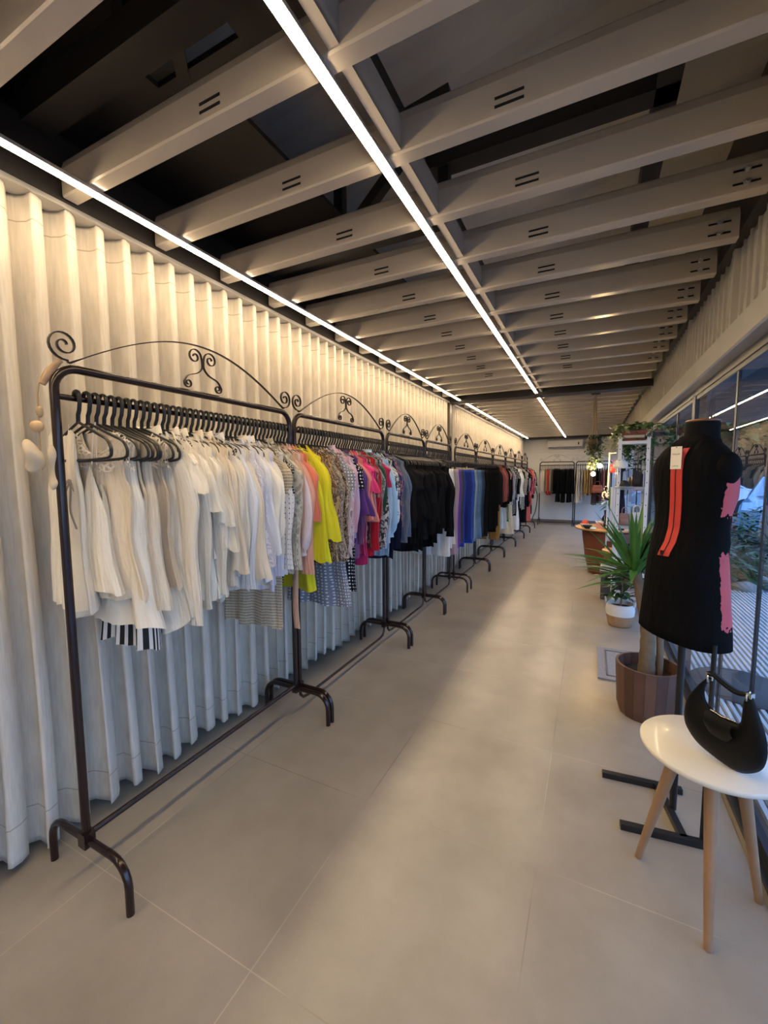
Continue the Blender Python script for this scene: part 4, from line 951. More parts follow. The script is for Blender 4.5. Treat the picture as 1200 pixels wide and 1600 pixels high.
def dress_material():
    m = fabric((.004, .004, .0045)); m = m.copy(); m.name = 'black_dress_with_pink_panel'
    N = m.node_tree.nodes; L = m.node_tree.links; p = N['Principled BSDF']
    t = N.new('ShaderNodeTexCoord'); s = N.new('ShaderNodeSeparateXYZ'); L.new(t.outputs['Object'], s.inputs[0])
    n = N.new('ShaderNodeTexNoise'); n.inputs['Scale'].default_value = 55; n.inputs['Detail'].default_value = 3; L.new(t.outputs['Object'], n.inputs['Vector'])
    def mth(op, a, b=None):
        q = N.new('ShaderNodeMath'); q.operation = op
        for i, v in enumerate((a, b)):
            if v is None: continue
            if isinstance(v, (int, float)): q.inputs[i].default_value = v
            else: L.new(v, q.inputs[i])
        return q.outputs[0]
    j = mth('MULTIPLY', mth('SUBTRACT', n.outputs[0], .5), .10)
    z = mth('ADD', s.outputs[2], j)
    # distance from the lace waist band centre and from the hem lace
    up = mth('MULTIPLY', mth('GREATER_THAN', z, 1.245), mth('LESS_THAN', z, 1.40))
    lo = mth('MULTIPLY', mth('GREATER_THAN', z, .83), mth('LESS_THAN', z, 1.105))
    zz = mth('ADD', up, lo)
    side = mth('GREATER_THAN', mth('ADD', s.outputs[1], mth('MULTIPLY', j, .25)), -.022)
    xx = mth('GREATER_THAN', s.outputs[0], .03)
    k = mth('MULTIPLY', mth('MULTIPLY', zz, side), xx)
    mx = N.new('ShaderNodeMix'); mx.data_type = 'RGBA'; L.new(k, mx.inputs[0]); mx.inputs[6].default_value = (.004, .004, .0045, 1); mx.inputs[7].default_value = (.72, .13, .14, 1)
    L.new(mx.outputs[2], p.inputs['Base Color'])
    r = N.new('ShaderNodeMapRange'); r.inputs['To Min'].default_value = .85; r.inputs['To Max'].default_value = .42; L.new(k, r.inputs[0]); L.new(r.outputs[0], p.inputs['Roughness'])
    return m
dr = thing('dress', 'black sleeveless dress with pink side panel and red back zip on the mannequin', 'dress', (.352, 1.985, 0), -pi / 4)
ds = [(.762, .160, .122, .112), (.80, .157, .122, .110), (.90, .147, .121, .106), (1.0, .137, .121, .104), (1.06, .132, .120, .100), (1.10, .127, .111, .098), (1.14, .130, .096, .104), (1.19, .124, .080, .102), (1.25, .126, .077, .112), (1.31, .134, .078, .142), (1.36, .139, .081, .135), (1.41, .141, .083, .112), (1.455, .135, .078, .09), (1.49, .108, .064, .082), (1.515, .078, .048, .086), (1.53, .066, .026, .098)]
rows = []
for i, (z, a, b, c) in enumerate(ds):
    R = ringp(z, a, b, c, n=72, p=2.2)
    w = max(0, (1.1 - z) / .34)
    rows.append([(x * (1 + .012 * w * sin(5 * k / 72 * 2 * pi)), y_ * (1 + .012 * w * sin(7 * k / 72 * 2 * pi + 1)), zz - (.018 * (x / .186) if z < .77 else 0)) for k, (x, y_, zz) in enumerate(R)])
o = MB().grid(rows, cu=True).build('body', dress_material(), dr)
so = o.modifiers.new('cloth', 'SOLIDIFY'); so.thickness = .003; so.offset = 1
def backy(z):
    for (z0, _, b0, _c), (z1, _, b1, _c2) in zip(ds, ds[1:]):
        if z0 <= z <= z1: return -lerp(b0, b1, (z - z0) / (z1 - z0))
    return -.05
M_zip = mat('red_zip_tape', (.60, .045, .03), .65, bump=.3, bscale=300)
zs = [1.085 + .0142 * i for i in range(30)]
for s in (-1, 1):
    rows = []
    for i, z in enumerate(zs):
        dx = -.012 * max(0, (1.14 - z) / .055) + .0
        sp_ = .0 if z < 1.47 else (z - 1.47) * .30
        y_ = backy(z) - .007 - (.0 if z < 1.48 else (z - 1.48) * .1)
        c = dx + s * (.0018 + sp_)
        e = c + s * (.019 + (.0 if s < 0 else .003))
        rows.append([(c, y_, z), (e, y_ + .001, z), (e, y_ + .004, z), (c, y_ + .004, z)])
    MB().grid(rows, cu=True, smooth=False).build('zip_tape', M_zip, dr)
MB().tube([(-.012 * max(0, (1.14 - z) / .055), backy(z) - .0085, z) for z in zs[:-3]], .0016, 6).build('zip_teeth', mat('dark_red_coil', (.12, .01, .01), .5), dr)
MB().box((-.018, backy(1.09) - .012, 1.088), (-.008, backy(1.09) - .008, 1.106)).build('zip_pull', M_black, dr)
tg = MB().box((-.021, backy(1.46) - .016, 1.418), (.021, backy(1.46) - .0145, 1.503)).build('swing_tag', mat('tag_card', (.82, .79, .70), .5), dr)
tg['label'] = 'cream swing tag with small print'
yb = backy(1.46) - .0165
m = MB(); rr = random.Random(2)
x = -.014
while x < .013:
    wv = rr.uniform(.0015, .003); m.box((x, yb, 1.473), (x + wv, yb + .0004, 1.4745 + rr.uniform(.0003, .0018))); x += wv + .0008
m.box((-.001, yb, 1.4690), (.004, yb + .0004, 1.4698))
m.build('small_print', mat('print_grey', (.22, .18, .15), .6), tg)
m = MB(); x = -.013
while x < .010:
    wv = rr.uniform(.0015, .003); m.box((x, yb, 1.429), (x + wv, yb + .0004, 1.4302 + rr.uniform(.0003, .0014))); x += wv + .0009
m.build('small_print', mat('print_green', (.08, .30, .18), .6), tg)
MB().tube([(0, yb + .001, 1.4995), (.001, yb - .001, 1.4998)], .0018, 8).build('eyelet', M_black, tg)

# ------------------------------------------------------------------ plants
def leafmat(nm, c, rough=.4):
    m = mat(nm, c, rough, var=.3, vscale=12); return m
M_yuc = leafmat('yucca_leaf', (.06, .19, .035)); M_dark = leafmat('dark_green_leaf', (.022, .075, .022)); M_poth = leafmat('pothos_leaf', (.10, .20, .05)); M_var = leafmat('pale_variegated_leaf', (.42, .46, .24))
def blade(m, base, d, L_, w, droop=.6, n=7, tip=0.0):
    d = Vector(d).normalized(); p = Vector(base); side = d.cross(Vector((0, 0, 1)))
    if side.length < .05: side = Vector((1, 0, 0))
    side.normalize(); rows = []; dd = d.copy()
    for i in range(n + 1):
        v = i / n; ww = w * (sin(pi * min(1, .12 + .88 * v) ** .8) if v < .98 else 0) * .5 + .0004
        up = side.cross(dd).normalized()
        rows.append([p + side * ww + up * ww * .35, p.copy(), p - side * ww + up * ww * .35])
        p = p + dd * (L_ / n); dd = (dd + Vector((0, 0, -droop / n))).normalized()
    m.grid(rows)
def crown(m, c, n, L0, L1, w, seed, up=.3, droop=.7, spread=1):
    r = random.Random(seed)
    for i in range(n):
        a = r.uniform(0, 2 * pi); e = r.uniform(-.15, 1.35) if up < .5 else r.uniform(.3, 1.4)
        d = (cos(a) * cos(e) * spread, sin(a) * cos(e) * spread, sin(e) + up * .3)
        blade(m, (c[0] + .01 * cos(a), c[1] + .01 * sin(a), c[2] + r.uniform(-.06, .03)), d, r.uniform(L0, L1), w * r.uniform(.8, 1.2), droop * r.uniform(.5, 1.3))
M_bark = mat('yucca_bark', (.20, .145, .09), .85, bump=1.0, bscale=60, var=.35, vscale=30)
M_soil = mat('potting_soil', (.03, .02, .015), .95, bump=.6, bscale=80)
pl = thing('yucca_plant', 'tall yucca with thick trunk growing in the wooden barrel planter', 'potted plant', (.335, 2.78, 0))
def w2(x, y_, z): return (x - .335, y_ - 2.78, z)
tr = catmull([w2(.325, 2.79, .10), w2(.330, 2.79, .30), w2(.325, 2.80, .50), w2(.29, 2.82, .68), w2(.255, 2.83, .84)], 8)
m = MB().tube(tr, [lerp(.052, .026, (i / (len(tr) - 1)) ** .7) + .002 * sin(i * 2.1) for i in range(len(tr))], 20)
m.build('trunk', M_bark, pl)
MB().tube(catmull([w2(.395, 2.80, .12), w2(.395, 2.81, .35), w2(.385, 2.82, .60), w2(.39, 2.82, .75)], 6), [.018] * 19, 14).build('trunk', M_bark, pl)
m = MB()
crown(m, w2(.25, 2.83, .82), 46, .26, .44, .036, 5, up=.3, droop=.55); 
for d, L_ in (((-1, -.1, .35), .40), ((-.9, .2, .12), .38), ((-.55, -.1, 1), .42), ((-.1, -.3, 1), .40), ((.25, -.1, 1), .40), ((-.8, -.4, -.1), .30), ((.35, 0, .9), .40), ((-.35, .1, 1), .45)):
    blade(m, w2(.25, 2.81, .84), d, L_, .040, .35)
m.build('foliage', M_yuc, pl)
m = MB(); crown(m, w2(.39, 2.82, .76), 20, .2, .32, .03, 8, up=.3, droop=.6); m.build('foliage', M_yuc, pl)
MB().lathe([(0, .235), (.14, .235), (.146, .23)], n=24).build('soil', M_soil, pl)
pot = thing('barrel_planter', 'brown wooden stave barrel planter at the foot of the yucca', 'planter', (.335, 2.78, 0))
stave_m = []
Mst = [mat('stave_wood_%s' % n_, c, .55, var=.25, vscale=9) for n_, c in (('a', (.125, .062, .040)), ('b', (.155, .080, .052)), ('c', (.10, .050, .034)))]
for k in range(18):
    a0 = 2 * pi * k / 18 + .004; a1 = 2 * pi * (k + 1) / 18 - .004; P = []
    for z, ro in ((.0, .138), (.05, .152), (.30, .166)):
        P.append([(ro * cos(a0), ro * sin(a0), z), (ro * cos(a1), ro * sin(a1), z), ((ro - .014) * cos(a1), (ro - .014) * sin(a1), z), ((ro - .014) * cos(a0), (ro - .014) * sin(a0), z)])
    mm = MB().grid(P, cu=True, smooth=False); mm.add(P[-1], [(0, 1, 2, 3)], smooth=False); mm.build('stave', Mst[(k * 7) % 3], pot)
MB().lathe([(0, .004), (.135, .004), (.135, .0)], n=24).build('bottom', Mst[0], pot)

# belly basket with leafy plant
bk = thing('basket_planter', 'white and natural jute belly basket standing on the floor before the shelf', 'basket', (.285, 4.36, 0))
MB().lathe([(0, .0), (.092, .0), (.100, .02), (.116, .105)], n=40).build('jute_base', mat('jute_weave', (.40, .25, .14), .9, bump=1, bscale=180, var=.2, vscale=40), bk)
MB().lathe([(.116, .105), (.121, .15), (.116, .19), (.108, .21), (.104, .205), (.112, .15), (.10, .05)], n=40).build('white_top', mat('white_weave', (.74, .73, .70), .85, bump=1, bscale=180), bk)
for s in (-1, 1): MB().tube(catmull([(s * .108, -.04, .19), (s * .122, -.03, .235), (s * .124, .0, .25), (s * .122, .03, .235), (s * .108, .04, .19)], 4), .008, 8).build('handle', mat('white_weave', (.74, .73, .70)), bk)
pp = thing('leafy_plant', 'bushy dark green plant growing out of the white and jute basket', 'potted plant', (.285, 4.36, 0))
m = MB(); r = random.Random(12)
for i in range(60):
    a = r.uniform(0, 6.28); rd = r.uniform(0, .09); h = r.uniform(.22, .52)
    blade(m, (rd * cos(a), rd * sin(a), h), (cos(a) * .8, sin(a) * .8, r.uniform(-.2, .9)), r.uniform(.12, .22), .045, .9)
m.build('foliage', M_dark, pp)
MB().tube([(0, 0, .15), (.01, 0, .3), (0, .01, .5)], .008, 8).build('stem', M_bark, pp)
MB().lathe([(0, .17), (.108, .17)], n=24).build('soil', M_soil, pp)

def vines(m, org, n, seed, sp, Lmin, Lmax, leaf, out=.12):
    r = random.Random(seed)
    for i in range(n):
        a = r.uniform(0, 6.28); x = org[0] + r.uniform(-sp[0], sp[0]); y_ = org[1] + r.uniform(-sp[1], sp[1]); L_ = r.uniform(Lmin, Lmax); dx, dy = cos(a) * out * r.uniform(.3, 1), sin(a) * out * r.uniform(.3, 1)
        steps = max(3, int(L_ / .035))
        for k in range(steps):
            v = k / steps
            px = x + dx * min(1, v * 3 + .2) + r.uniform(-.015, .015); py = y_ + dy * min(1, v * 3 + .2) + r.uniform(-.015, .015)
            pz = org[2] + .05 * sin(min(1, v * 3) * pi) - L_ * max(0, v - .15) + r.uniform(-.01, .01)
            b = r.uniform(0, 6.28); blade(m, (px, py, pz), (cos(b), sin(b), r.uniform(-.6, .5)), leaf * r.uniform(.7, 1.2), leaf * .7, .8, 4)

# ------------------------------------------------------------------ white shelving and what stands on it
X0, X1, Y0, Y1 = .235, .505, 4.78, 5.12
sh = thing('shelving_unit', 'white slotted-post metal shelving unit beside the glass, behind the yucca', 'shelf', ((X0 + X1) / 2, (Y0 + Y1) / 2, 0))
cx, cy = (X0 + X1) / 2, (Y0 + Y1) / 2
for px in (X0, X1):
    for py in (Y0, Y1):
        sx_ = 1 if px < cx else -1; sy_ = 1 if py < cy else -1
        m = MB().box((min(px, px + sx_ * .03) - cx, py - cy - .001, 0), (max(px, px + sx_ * .03) - cx, py - cy + .001, 1.76)).box((px - cx - .001, min(py, py + sy_ * .03) - cy, 0), (px - cx + .001, max(py, py + sy_ * .03) - cy, 1.76))
        p_ = m.build('post', M_white, sh)
        m = MB()
        for z in [.1 + .11 * k for k in range(16)]: m.box((px - cx + sx_ * .012, py - cy - .0022, z), (px - cx + sx_ * .018, py - cy + .0022, z + .012))
        m.build('slots', M_slot, p_)  # dark boxes stand in for shade inside the post holes
SH = [.14, .50, .885, 1.275, 1.725]
for z in SH: MB().box((X0 - cx, Y0 - cy, z - .03), (X1 - cx, Y1 - cy, z)).build('shelf_board', M_white if z > 1.3 else mat('grey_shelf', (.40, .40, .40), .4), sh)

M_terra = mat('terracotta_plastic', (.26, .06, .035), .5)
t = thing('window_box_planter', 'long terracotta window box on top of the white shelving unit', 'planter', (.37, 4.93, 1.726))
MB().grid([[(sx_ * a, sy_ * b, z) for sx_, sy_ in ((-1, -1), (1, -1), (1, 1), (-1, 1))] for a, b, z in ((.095, .05, 0), (.105, .06, .085), (.112, .066, .085), (.112, .066, .105), (.10, .054, .105), (.095, .05, .02))], cu=True, smooth=False).build('box', M_terra, t)
MB().box((-.09, -.069, .035), (.09, -.060, .060)).build('label_strip', mat('cream_strip', (.6, .55, .45), .6), t)
t = thing('trailing_pothos', 'trailing green pothos spilling from the terracotta box over the shelving', 'potted plant', (.37, 4.93, 1.80))
m = MB(); vines(m, (.03, .03, .04), 24, 3, (.08, .04), .12, .45, .06, .12); vines(m, (-.13, 0, .03), 8, 4, (.03, .06), .12, .26, .06, .08); vines(m, (.0, 0, .10), 14, 5, (.12, .05), .05, .1, .075, .16); m.build('foliage', M_poth, t)
m = MB(); vines(m, (-.10, -.02, .05), 9, 6, (.05, .05), .1, .3, .065, .10); m.build('variegated_foliage', M_var, t)
t = thing('trailing_plant', 'dark trailing plant hanging behind the bags inside the white shelving', 'potted plant', (.40, 5.02, 1.276))
m = MB(); vines(m, (0, .0, .38), 12, 8, (.09, .03), .2, .36, .05, .05); m.build('foliage', M_dark, t)
MB().lathe([(0, 0), (.04, 0), (.055, .09), (.05, .09), (.04, .01)], n=20).build('pot', mat('dark_pot', (.05, .045, .04), .5), t)

def dome(m, c, r, zf=1, n=24): 
    m.grid([[(c[0] + r * cos(e) * cos(2 * pi * k / n), c[1] + r * cos(e) * sin(2 * pi * k / n), c[2] + r * zf * sin(e)) for k in range(n)] for e in [pi / 2 * i / 8 for i in range(9)]], cu=True)
def capthing(label, loc, c, c2, r=.055, rot=0):
    t = thing('cap', label, 'cap', loc, rot); m = MB(); dome(m, (0, 0, .004), r, 1.25); m.build('crown', c, t)
    P = [[(rr_ * cos(a), -abs(rr_ * sin(a)) - .0, .006 - (.012 if rr_ > r else 0) * abs(sin(a))) for a in [pi * i / 16 for i in range(17)]] for rr_ in (r * .96, r * 1.25, r * 1.62)]
    o = MB().grid(P).build('brim', c2, t); q = o.modifiers.new('t', 'SOLIDIFY'); q.thickness = .003
    return t
Mcw = mat('white_cotton', (.80, .80, .78), .7); Mck = mat('black_cotton', (.02, .02, .022), .7); Msil = mat('silver_leather', (.55, .56, .58), .35, metal=.6)
t = thing('display_stand', 'small black and silver hat stand on the upper shelf', 'stand', (.275, 4.85, 1.276))
MB().lathe([(0, 0), (.045, 0), (.045, .008), (.012, .014), (.012, .145), (.035, .16), (.04, .19), (0, .19)], n=24).build('body', Mck, t)
capthing('round white cap on the black hat stand, upper left of the white shelving', (.262, 4.82, 1.466), Mcw, Mcw, .068, .3)
capthing('black cap with silver brim lying by the hat stand', (.30, 4.80, 1.276), Mck, Msil, .048, -.2)

def bagthing(name, label, loc, w, d, h, M, hr, cat='handbag', handle=2, rot=0, HM=None, fl=True):
    t = thing(name, label, cat, loc, rot); P = []
    for z, s in ((0, .92), (.01 * h, 1), (.5 * h, 1.0), (.85 * h, .88), (h, .78)):
        P.append([(math.copysign(abs(cos(a)) ** .5, cos(a)) * w / 2 * s, math.copysign(abs(sin(a)) ** .6, sin(a)) * d / 2 * (s if z < .6 * h else s * .6), z) for a in [2 * pi * k / 28 for k in range(28)]])
    m = MB().grid(P, cu=True); m.add(P[0], [tuple(range(28))[::-1]]); m.add(P[-1], [tuple(range(28))]); m.build('body', M, t)
    for k in range(handle):
        yy = (-1, 1)[k] * d * .2
        MB().tube(catmull([(-w * .22, yy, h * .95), (-w * .20, yy, h + hr * .7), (0, yy, h + hr), (w * .20, yy, h + hr * .7), (w * .22, yy, h * .95)], 6), .0045, 8).build('handle', HM or M, t)
    if fl: MB().grid([[(lerp(-w * .38, w * .38, i / 6), -d / 2 * (1.02 if j < 3 else .9) - .004, lerp(h * .95, h * .5, j / 4) - (.02 * h if 0 < i < 6 and j == 4 else 0)) for i in range(7)] for j in range(5)]).build('flap', M, t)
    return t
bagthing('handbag', 'dark brown structured handbag on the upper shelf of the white unit', (.415, 4.86, 1.276), .095, .07, .15, mat('dark_brown_leather', (.035, .025, .022), .45), .03)
bagthing('handbag', 'navy and white striped bag at the right end of the upper shelf', (.475, 4.84, 1.276), .055, .10, .13, fabric((.02, .04, .12), 'stripes', (.5, .6, .75)), .04, handle=1)
bagthing('handbag', 'white handbag with twin loop handles on the middle shelf', (.425, 4.86, .886), .14, .08, .13, mat('white_leather', (.74, .76, .78), .4), .07)
bagthing('handbag', 'dusty rose soft handbag left of the white bag on the middle shelf', (.315, 4.84, .886), .10, .07, .12, mat('nude_leather', (.34, .19, .16), .5), .06, handle=1)
bagthing('handbag', 'small black bag on the lower shelf of the white unit', (.40, 4.9, .501), .14, .08, .14, M_leather, .06)
t = MB().box((.27, 4.84, .501), (.33, 5.0, .60)).build('shoe_box', mat('pale_box', (.6, .62, .62), .6)); tag(t, 'pale grey shoe box on the lower shelf, left of the black bag', 'box')
# long pale garment hanging on the left of the shelf
t = thing('scarf', 'long white scarf hanging down the left side of the white shelving', 'scarf', (.205, 4.80, 1.27))
P = [[(-.022 + .044 * i / 8 + .006 * sin(v * 4) - .010 * v, -.012 + .006 * sin(i * 1.6 + v * 2), -.55 * v) for i in range(9)] for v in [k / 14 for k in range(15)]]
o = MB().grid(P).build('cloth', fabric((.74, .76, .80)), t); q = o.modifiers.new('t', 'SOLIDIFY'); q.thickness = .004
t2 = thing('trousers', 'dark navy trousers hanging inside the white shelving below the upper shelf', 'trousers', (.285, 4.95, 1.24))
P = [[(-.03 + .06 * i / 8, .006 * sin(i * 1.4 + v * 3), -.42 * v) for i in range(9)] for v in [k / 10 for k in range(11)]]
o = MB().grid(P).build('legs', fabric((.015, .02, .05)), t2); q = o.modifiers.new('t', 'SOLIDIFY'); q.thickness = .02
# white display rack behind
t = thing('display_rack', 'white tubular display rack standing behind the shelving unit', 'rack', (.21, 6.25, 0))
MB().tube(catmull([(-.065, 0, 1.00), (-.015, 0, 1.06), (-.005, 0, 1.15), (.0, 0, 1.4), (.0, 0, 1.66), (.01, 0, 1.675), (.12, 0, 1.675), (.13, 0, 1.66), (.13, 0, .02)], 4), .011, 10).build('frame', M_white, t)
MB().tube([(0, .05, 0), (0, .05, 1.6)], .009, 8).tube([(-.05, .05, .015), (.2, .05, .015)], .012, 8).tube([(0, -.12, .012), (0, .16, .012)], .012, 8).build('foot', M_white, t)
bagthing('handbag', 'red clutch bag hooked high on the white display rack', (.27, 6.2, 1.42), .12, .05, .11, mat('red_leather', (.40, .03, .03), .4), .05, handle=1)
bagthing('handbag', 'black and white patterned handbag low on the white display rack', (.18, 6.18, 1.06), .09, .05, .12, fabric((.03, .03, .03), 'paint', (.7, .66, .6)), .06, handle=1)
bagthing('handbag', 'rust orange handbag hanging at the far right back-wall rack', (.16, 12.2, .92), .26, .12, .20, mat('rust_leather', (.36, .09, .04), .45), .10)
bagthing('tote_bag', 'white bag with black trim on the floor beside the small round table', (.20, 5.25, .30), .15, .09, .10, mat('white_canvas', (.7, .7, .7), .6), .03, cat='bag', HM=Mck)
t = thing('crate', 'dark grey crate stack carrying the white bag by the shelving', 'crate', (.20, 5.25, 0))
for k in range(2): MB().box((-.06, -.06, .002 + .15 * k), (.06, .06, .145 + .15 * k)).build('crate_box', mat('dark_crate', (.05, .05, .055), .6), t)

# ------------------------------------------------------------------ round pedestal tables and small things on them
M_clay = mat('brown_clay_pedestal', (.19, .055, .025), .5, var=.08)
M_pine = mat('round_wood_top', (.52, .30, .13), .4, var=.15, vscale=10)
t = thing('pedestal_table', 'large round wooden tabletop on a brown clay pot pedestal', 'table', (.24, 6.62, 0))
MB().lathe([(0, .003), (.225, .003), (.235, .02), (.285, .25), (.325, .55), (.330, .63), (.30, .63)], n=48).build('pedestal', M_clay, t)
MB().lathe([(0, .632), (.41, .632), (.43, .640), (.43, .652), (.42, .66), (0, .66)], n=56).build('tabletop', M_pine, t)
t = thing('pedestal_table', 'small round wooden tabletop on a low brown pot, nearer than the large one', 'table', (.335, 5.72, 0))
MB().lathe([(0, .003), (.10, .003), (.11, .02), (.15, .30), (.16, .46), (.14, .46)], n=40).build('pedestal', M_clay, t)
MB().lathe([(0, .462), (.175, .462), (.185, .468), (.185, .482), (.178, .488), (0, .488)], n=40).build('tabletop', M_pine, t)
zt = .661
t = thing('folded_cloth', 'red folded cloth hood on a white dish at the left of the large round table', 'ornament', (-.06, 6.45, zt)); 
m = MB(); dome(m, (0, 0, .05), .045, 1.3); m.v = [(x + .3 * (z - .05), y_, z) for x, y_, z in m.v]; m.build('cloth', mat('orange_red_cloth', (.62, .07, .03), .7), t)
MB().lathe([(0, 0), (.03, 0), (.055, .045), (.058, .055), (.05, .05), (0, .02)], n=24).build('dish', mat('white_ceramic', (.75, .7, .68), .3), t)
t = thing('bowl', 'small black bowl at the front left of the large round table', 'bowl', (-.02, 6.32, zt)); MB().lathe([(0, 0), (.03, 0), (.06, .04), (.062, .045), (.055, .042), (.02, .01), (0, .008)], n=24).build('bowl_body', Mck, t)
t = thing('card_holder', 'pink square box with white rim on the large round table', 'box', (.13, 6.42, zt))
MB().grid([[(sx_ * a, sy_ * a, z) for sx_, sy_ in ((-1, -1), (1, -1), (1, 1), (-1, 1))] for a, z in ((.035, 0), (.048, .085), (.04, .085), (.03, .01))], cu=True, smooth=False).build('box', mat('pink_card', (.70, .30, .30), .6), t)
MB().grid([[(sx_ * a, sy_ * a, z) for sx_, sy_ in ((-1, -1), (1, -1), (1, 1), (-1, 1))] for a, z in ((.0485, .078), (.052, .095), (.046, .095), (.042, .085))], cu=True, smooth=False).build('rim', Mcw, t)
t = thing('sunglasses', 'dark sunglasses lying on the large round table', 'sunglasses', (.24, 6.30, zt))
for s in (-1, 1):
    MB().lathe([(0, 0), (.026, 0), (.028, .003), (.026, .006), (0, .006)], c=(s * .033, 0), n=20).xf(Matrix.Rotation(.9, 4, 'X')).xf(Matrix.Translation((0, 0, .022))).build('lens', mat('smoked_lens', (.03, .025, .02), .1), t)
    MB().tube([(s * .06, 0, .03), (s * .062, .06, .025), (s * .058, .12, .006)], .0025, 6).build('temple', Mck, t)
t = thing('notepad', 'pale blue card on the front of the large round table', 'card', (.05, 6.26, zt)); MB().box((-.035, -.025, 0), (.035, .025, .006)).xf(Matrix.Rotation(.35, 4, 'X')).xf(Matrix.Translation((0, 0, .012))).build('card', mat('pale_blue_card', (.45, .68, .78), .5), t)
t = thing('bottle', 'tall dark navy bottle standing on the large round table', 'bottle', (.20, 6.60, zt)); MB().lathe([(0, 0), (.04, 0), (.042, .01), (.042, .13), (.016, .17), (.014, .21), (.017, .215), (0, .22)], n=24).build('glass', mat('navy_glass', (.01, .012, .03), .1, coat=.5), t)
MB().lathe([(0, .21), (.018, .21), (.018, .24), (0, .24)], n=16).build('stopper', Mck, t)
t = thing('flower_ornament', 'small white artificial flower on the large round table', 'flower', (.30, 6.42, zt + .03)); m = MB()
for k in range(8): blade(m, (0, 0, 0), (cos(k * .785), sin(k * .785), .5), .045, .03, .5, 4)
m.build('petals', Mcw, t)
MB().tube([(0, 0, -.03), (0, 0, .002)], .005, 6).build('stem', M_dark, t)
t = thing('dracaena', 'spiky green potted dracaena standing on the large round table', 'potted plant', (.28, 6.80, zt))
MB().lathe([(0, 0), (.055, 0), (.07, .10), (.062, .10), (.05, .09), (0, .09)], n=24).build('pot', Mck, t)
MB().tube([(0, 0, .08), (-.02, 0, .30)], .012, 8).build('stem', M_bark, t)
m = MB(); crown(m, (-.02, 0, .30), 30, .20, .40, .028, 21, up=.2, droop=.8); m.build('foliage', M_yuc, t)
t = thing('jacket', 'black folded jacket leaning between bottle and shelving on the round table', 'jacket', (.36, 6.50, zt)); MB().ball((0, 0, .10), (.06, .05, .10), 20, 12).build('body', Mck, t)

# rug by the planter
t = thing('rug', 'small grey woven mat with stitched border behind the barrel planter', 'rug', (.315, 3.41, 0))
Mr = mat('grey_woven_wool', (.27, .27, .29), .95, bump=1, bscale=220, var=.35, vscale=70)
MB().box((-.225, -.29, .001), (.245, .29, .011)).build('pile', Mr, t)
m = MB()
for a, b in (((-.17, -.235, .011), (.19, -.225, .0155)), ((-.17, .225, .011), (.19, .235, .0155)), ((-.17, -.235, .011), (-.16, .235, .0155)), ((.18, -.235, .011), (.19, .235, .0155))): m.box(a, b)
m.build('border', mat('grey_border_wool', (.15, .15, .165), .95), t)

# ------------------------------------------------------------------ hanging planter with bulbs
HX, HY = .02, 5.955
t = thing('hanging_planter', 'macrame hanging planter with trailing vines below the ceiling joists', 'hanging planter', (HX, HY, 0))
Mj = mat('macrame_jute', (.34, .24, .14), .9)
MB().lathe([(0, 2.409), (.055, 2.409), (.055, 2.395), (0, 2.395)], n=20).build('ceiling_plate', M_black, t)
m = MB()
for k in range(4):
    a = pi / 2 * k + .4; m.tube(catmull([(.004 * cos(a), .004 * sin(a), 2.395), (.022 * cos(a), .022 * sin(a), 2.15), (.030 * cos(a), .030 * sin(a), 1.95), (.085 * cos(a), .085 * sin(a), 1.83), (.075 * cos(a), .075 * sin(a), 1.73), (0, 0, 1.66)], 5), .006, 7)
m.build('cords', Mj, t)
MB().lathe([(0, 1.71), (.05, 1.71), (.075, 1.80), (.08, 1.84), (.07, 1.84), (.05, 1.76)], n=28).build('pot', mat('brown_bowl', (.12, .07, .04), .6), t)
m = MB(); vines(m, (0, 0, 1.83), 22, 31, (.05, .05), .15, .46, .05, .10); m.build('foliage', M_dark, t)
m = MB(); vines(m, (.01, 0, 1.62), 9, 33, (.04, .04), .1, .26, .045, .06); m.build('pale_foliage', M_var, t)
M_bulb = mat('glowing_bulb', (1, .9, .7), .5, emis=(1.0, .66, .28), estr=230)
for lb, (dx, dz) in (('upper glowing round filament bulb hanging beside the trailing vines', (.075, 1.505)), ('lower glowing round filament bulb hanging under the trailing vines', (.005, 1.405))):
    b = thing('light_bulb', lb, 'light bulb', (HX + dx, HY - .03, dz))
    MB().ball((0, 0, 0), .026, 20, 14).build('glass', M_bulb, b)
    MB().lathe([(0, .024), (.012, .024), (.014, .055), (0, .058)], n=14).build('socket', M_black, b)
    MB().tube([(0, 0, .056), (-dx * .5, .02, .25), (-dx, .03, 1.70 - dz)], .002, 6).build('cable', M_black, b)

# air conditioner
t = thing('air_conditioner', 'long white split air conditioner high on the back wall', 'air conditioner', (-.68, 12.88, 2.14))
MB().grid([[(x, y_, z) for y_, z in ((.11, .0), (-.06, .0), (-.10, .05), (-.11, .12), (-.105, .21), (-.08, .24), (.11, .24))] for x in (-.45, .45)], smooth=False).add([(s * .45, y_, z) for s in (-1, 1) for y_, z in ((.11, .0), (-.06, .0), (-.10, .05), (-.11, .12), (-.105, .21), (-.08, .24), (.11, .24))], [(0, 1, 2, 3, 4, 5, 6), (13, 12, 11, 10, 9, 8, 7)], smooth=False).build('casing', mat('white_abs', (.72, .70, .66), .35), t)
MB().box((-.42, -.085, .012), (.42, -.07, .03)).build('louvre', M_black, t)
MB().box((.33, -.114, .08), (.36, -.106, .15)).build('display', M_black, t)
t = thing('cable', 'black cable looping down beside the left back-wall rack', 'cable', (-1.42, 12.3, 0))
MB().tube(catmull([(0, 0, 1.5), (.03, 0, 1.1), (.10, 0, .8), (.06, 0, .4), (-.02, 0, .15), (.05, 0, .02)], 8), .012, 8).build('lead', M_black, t)

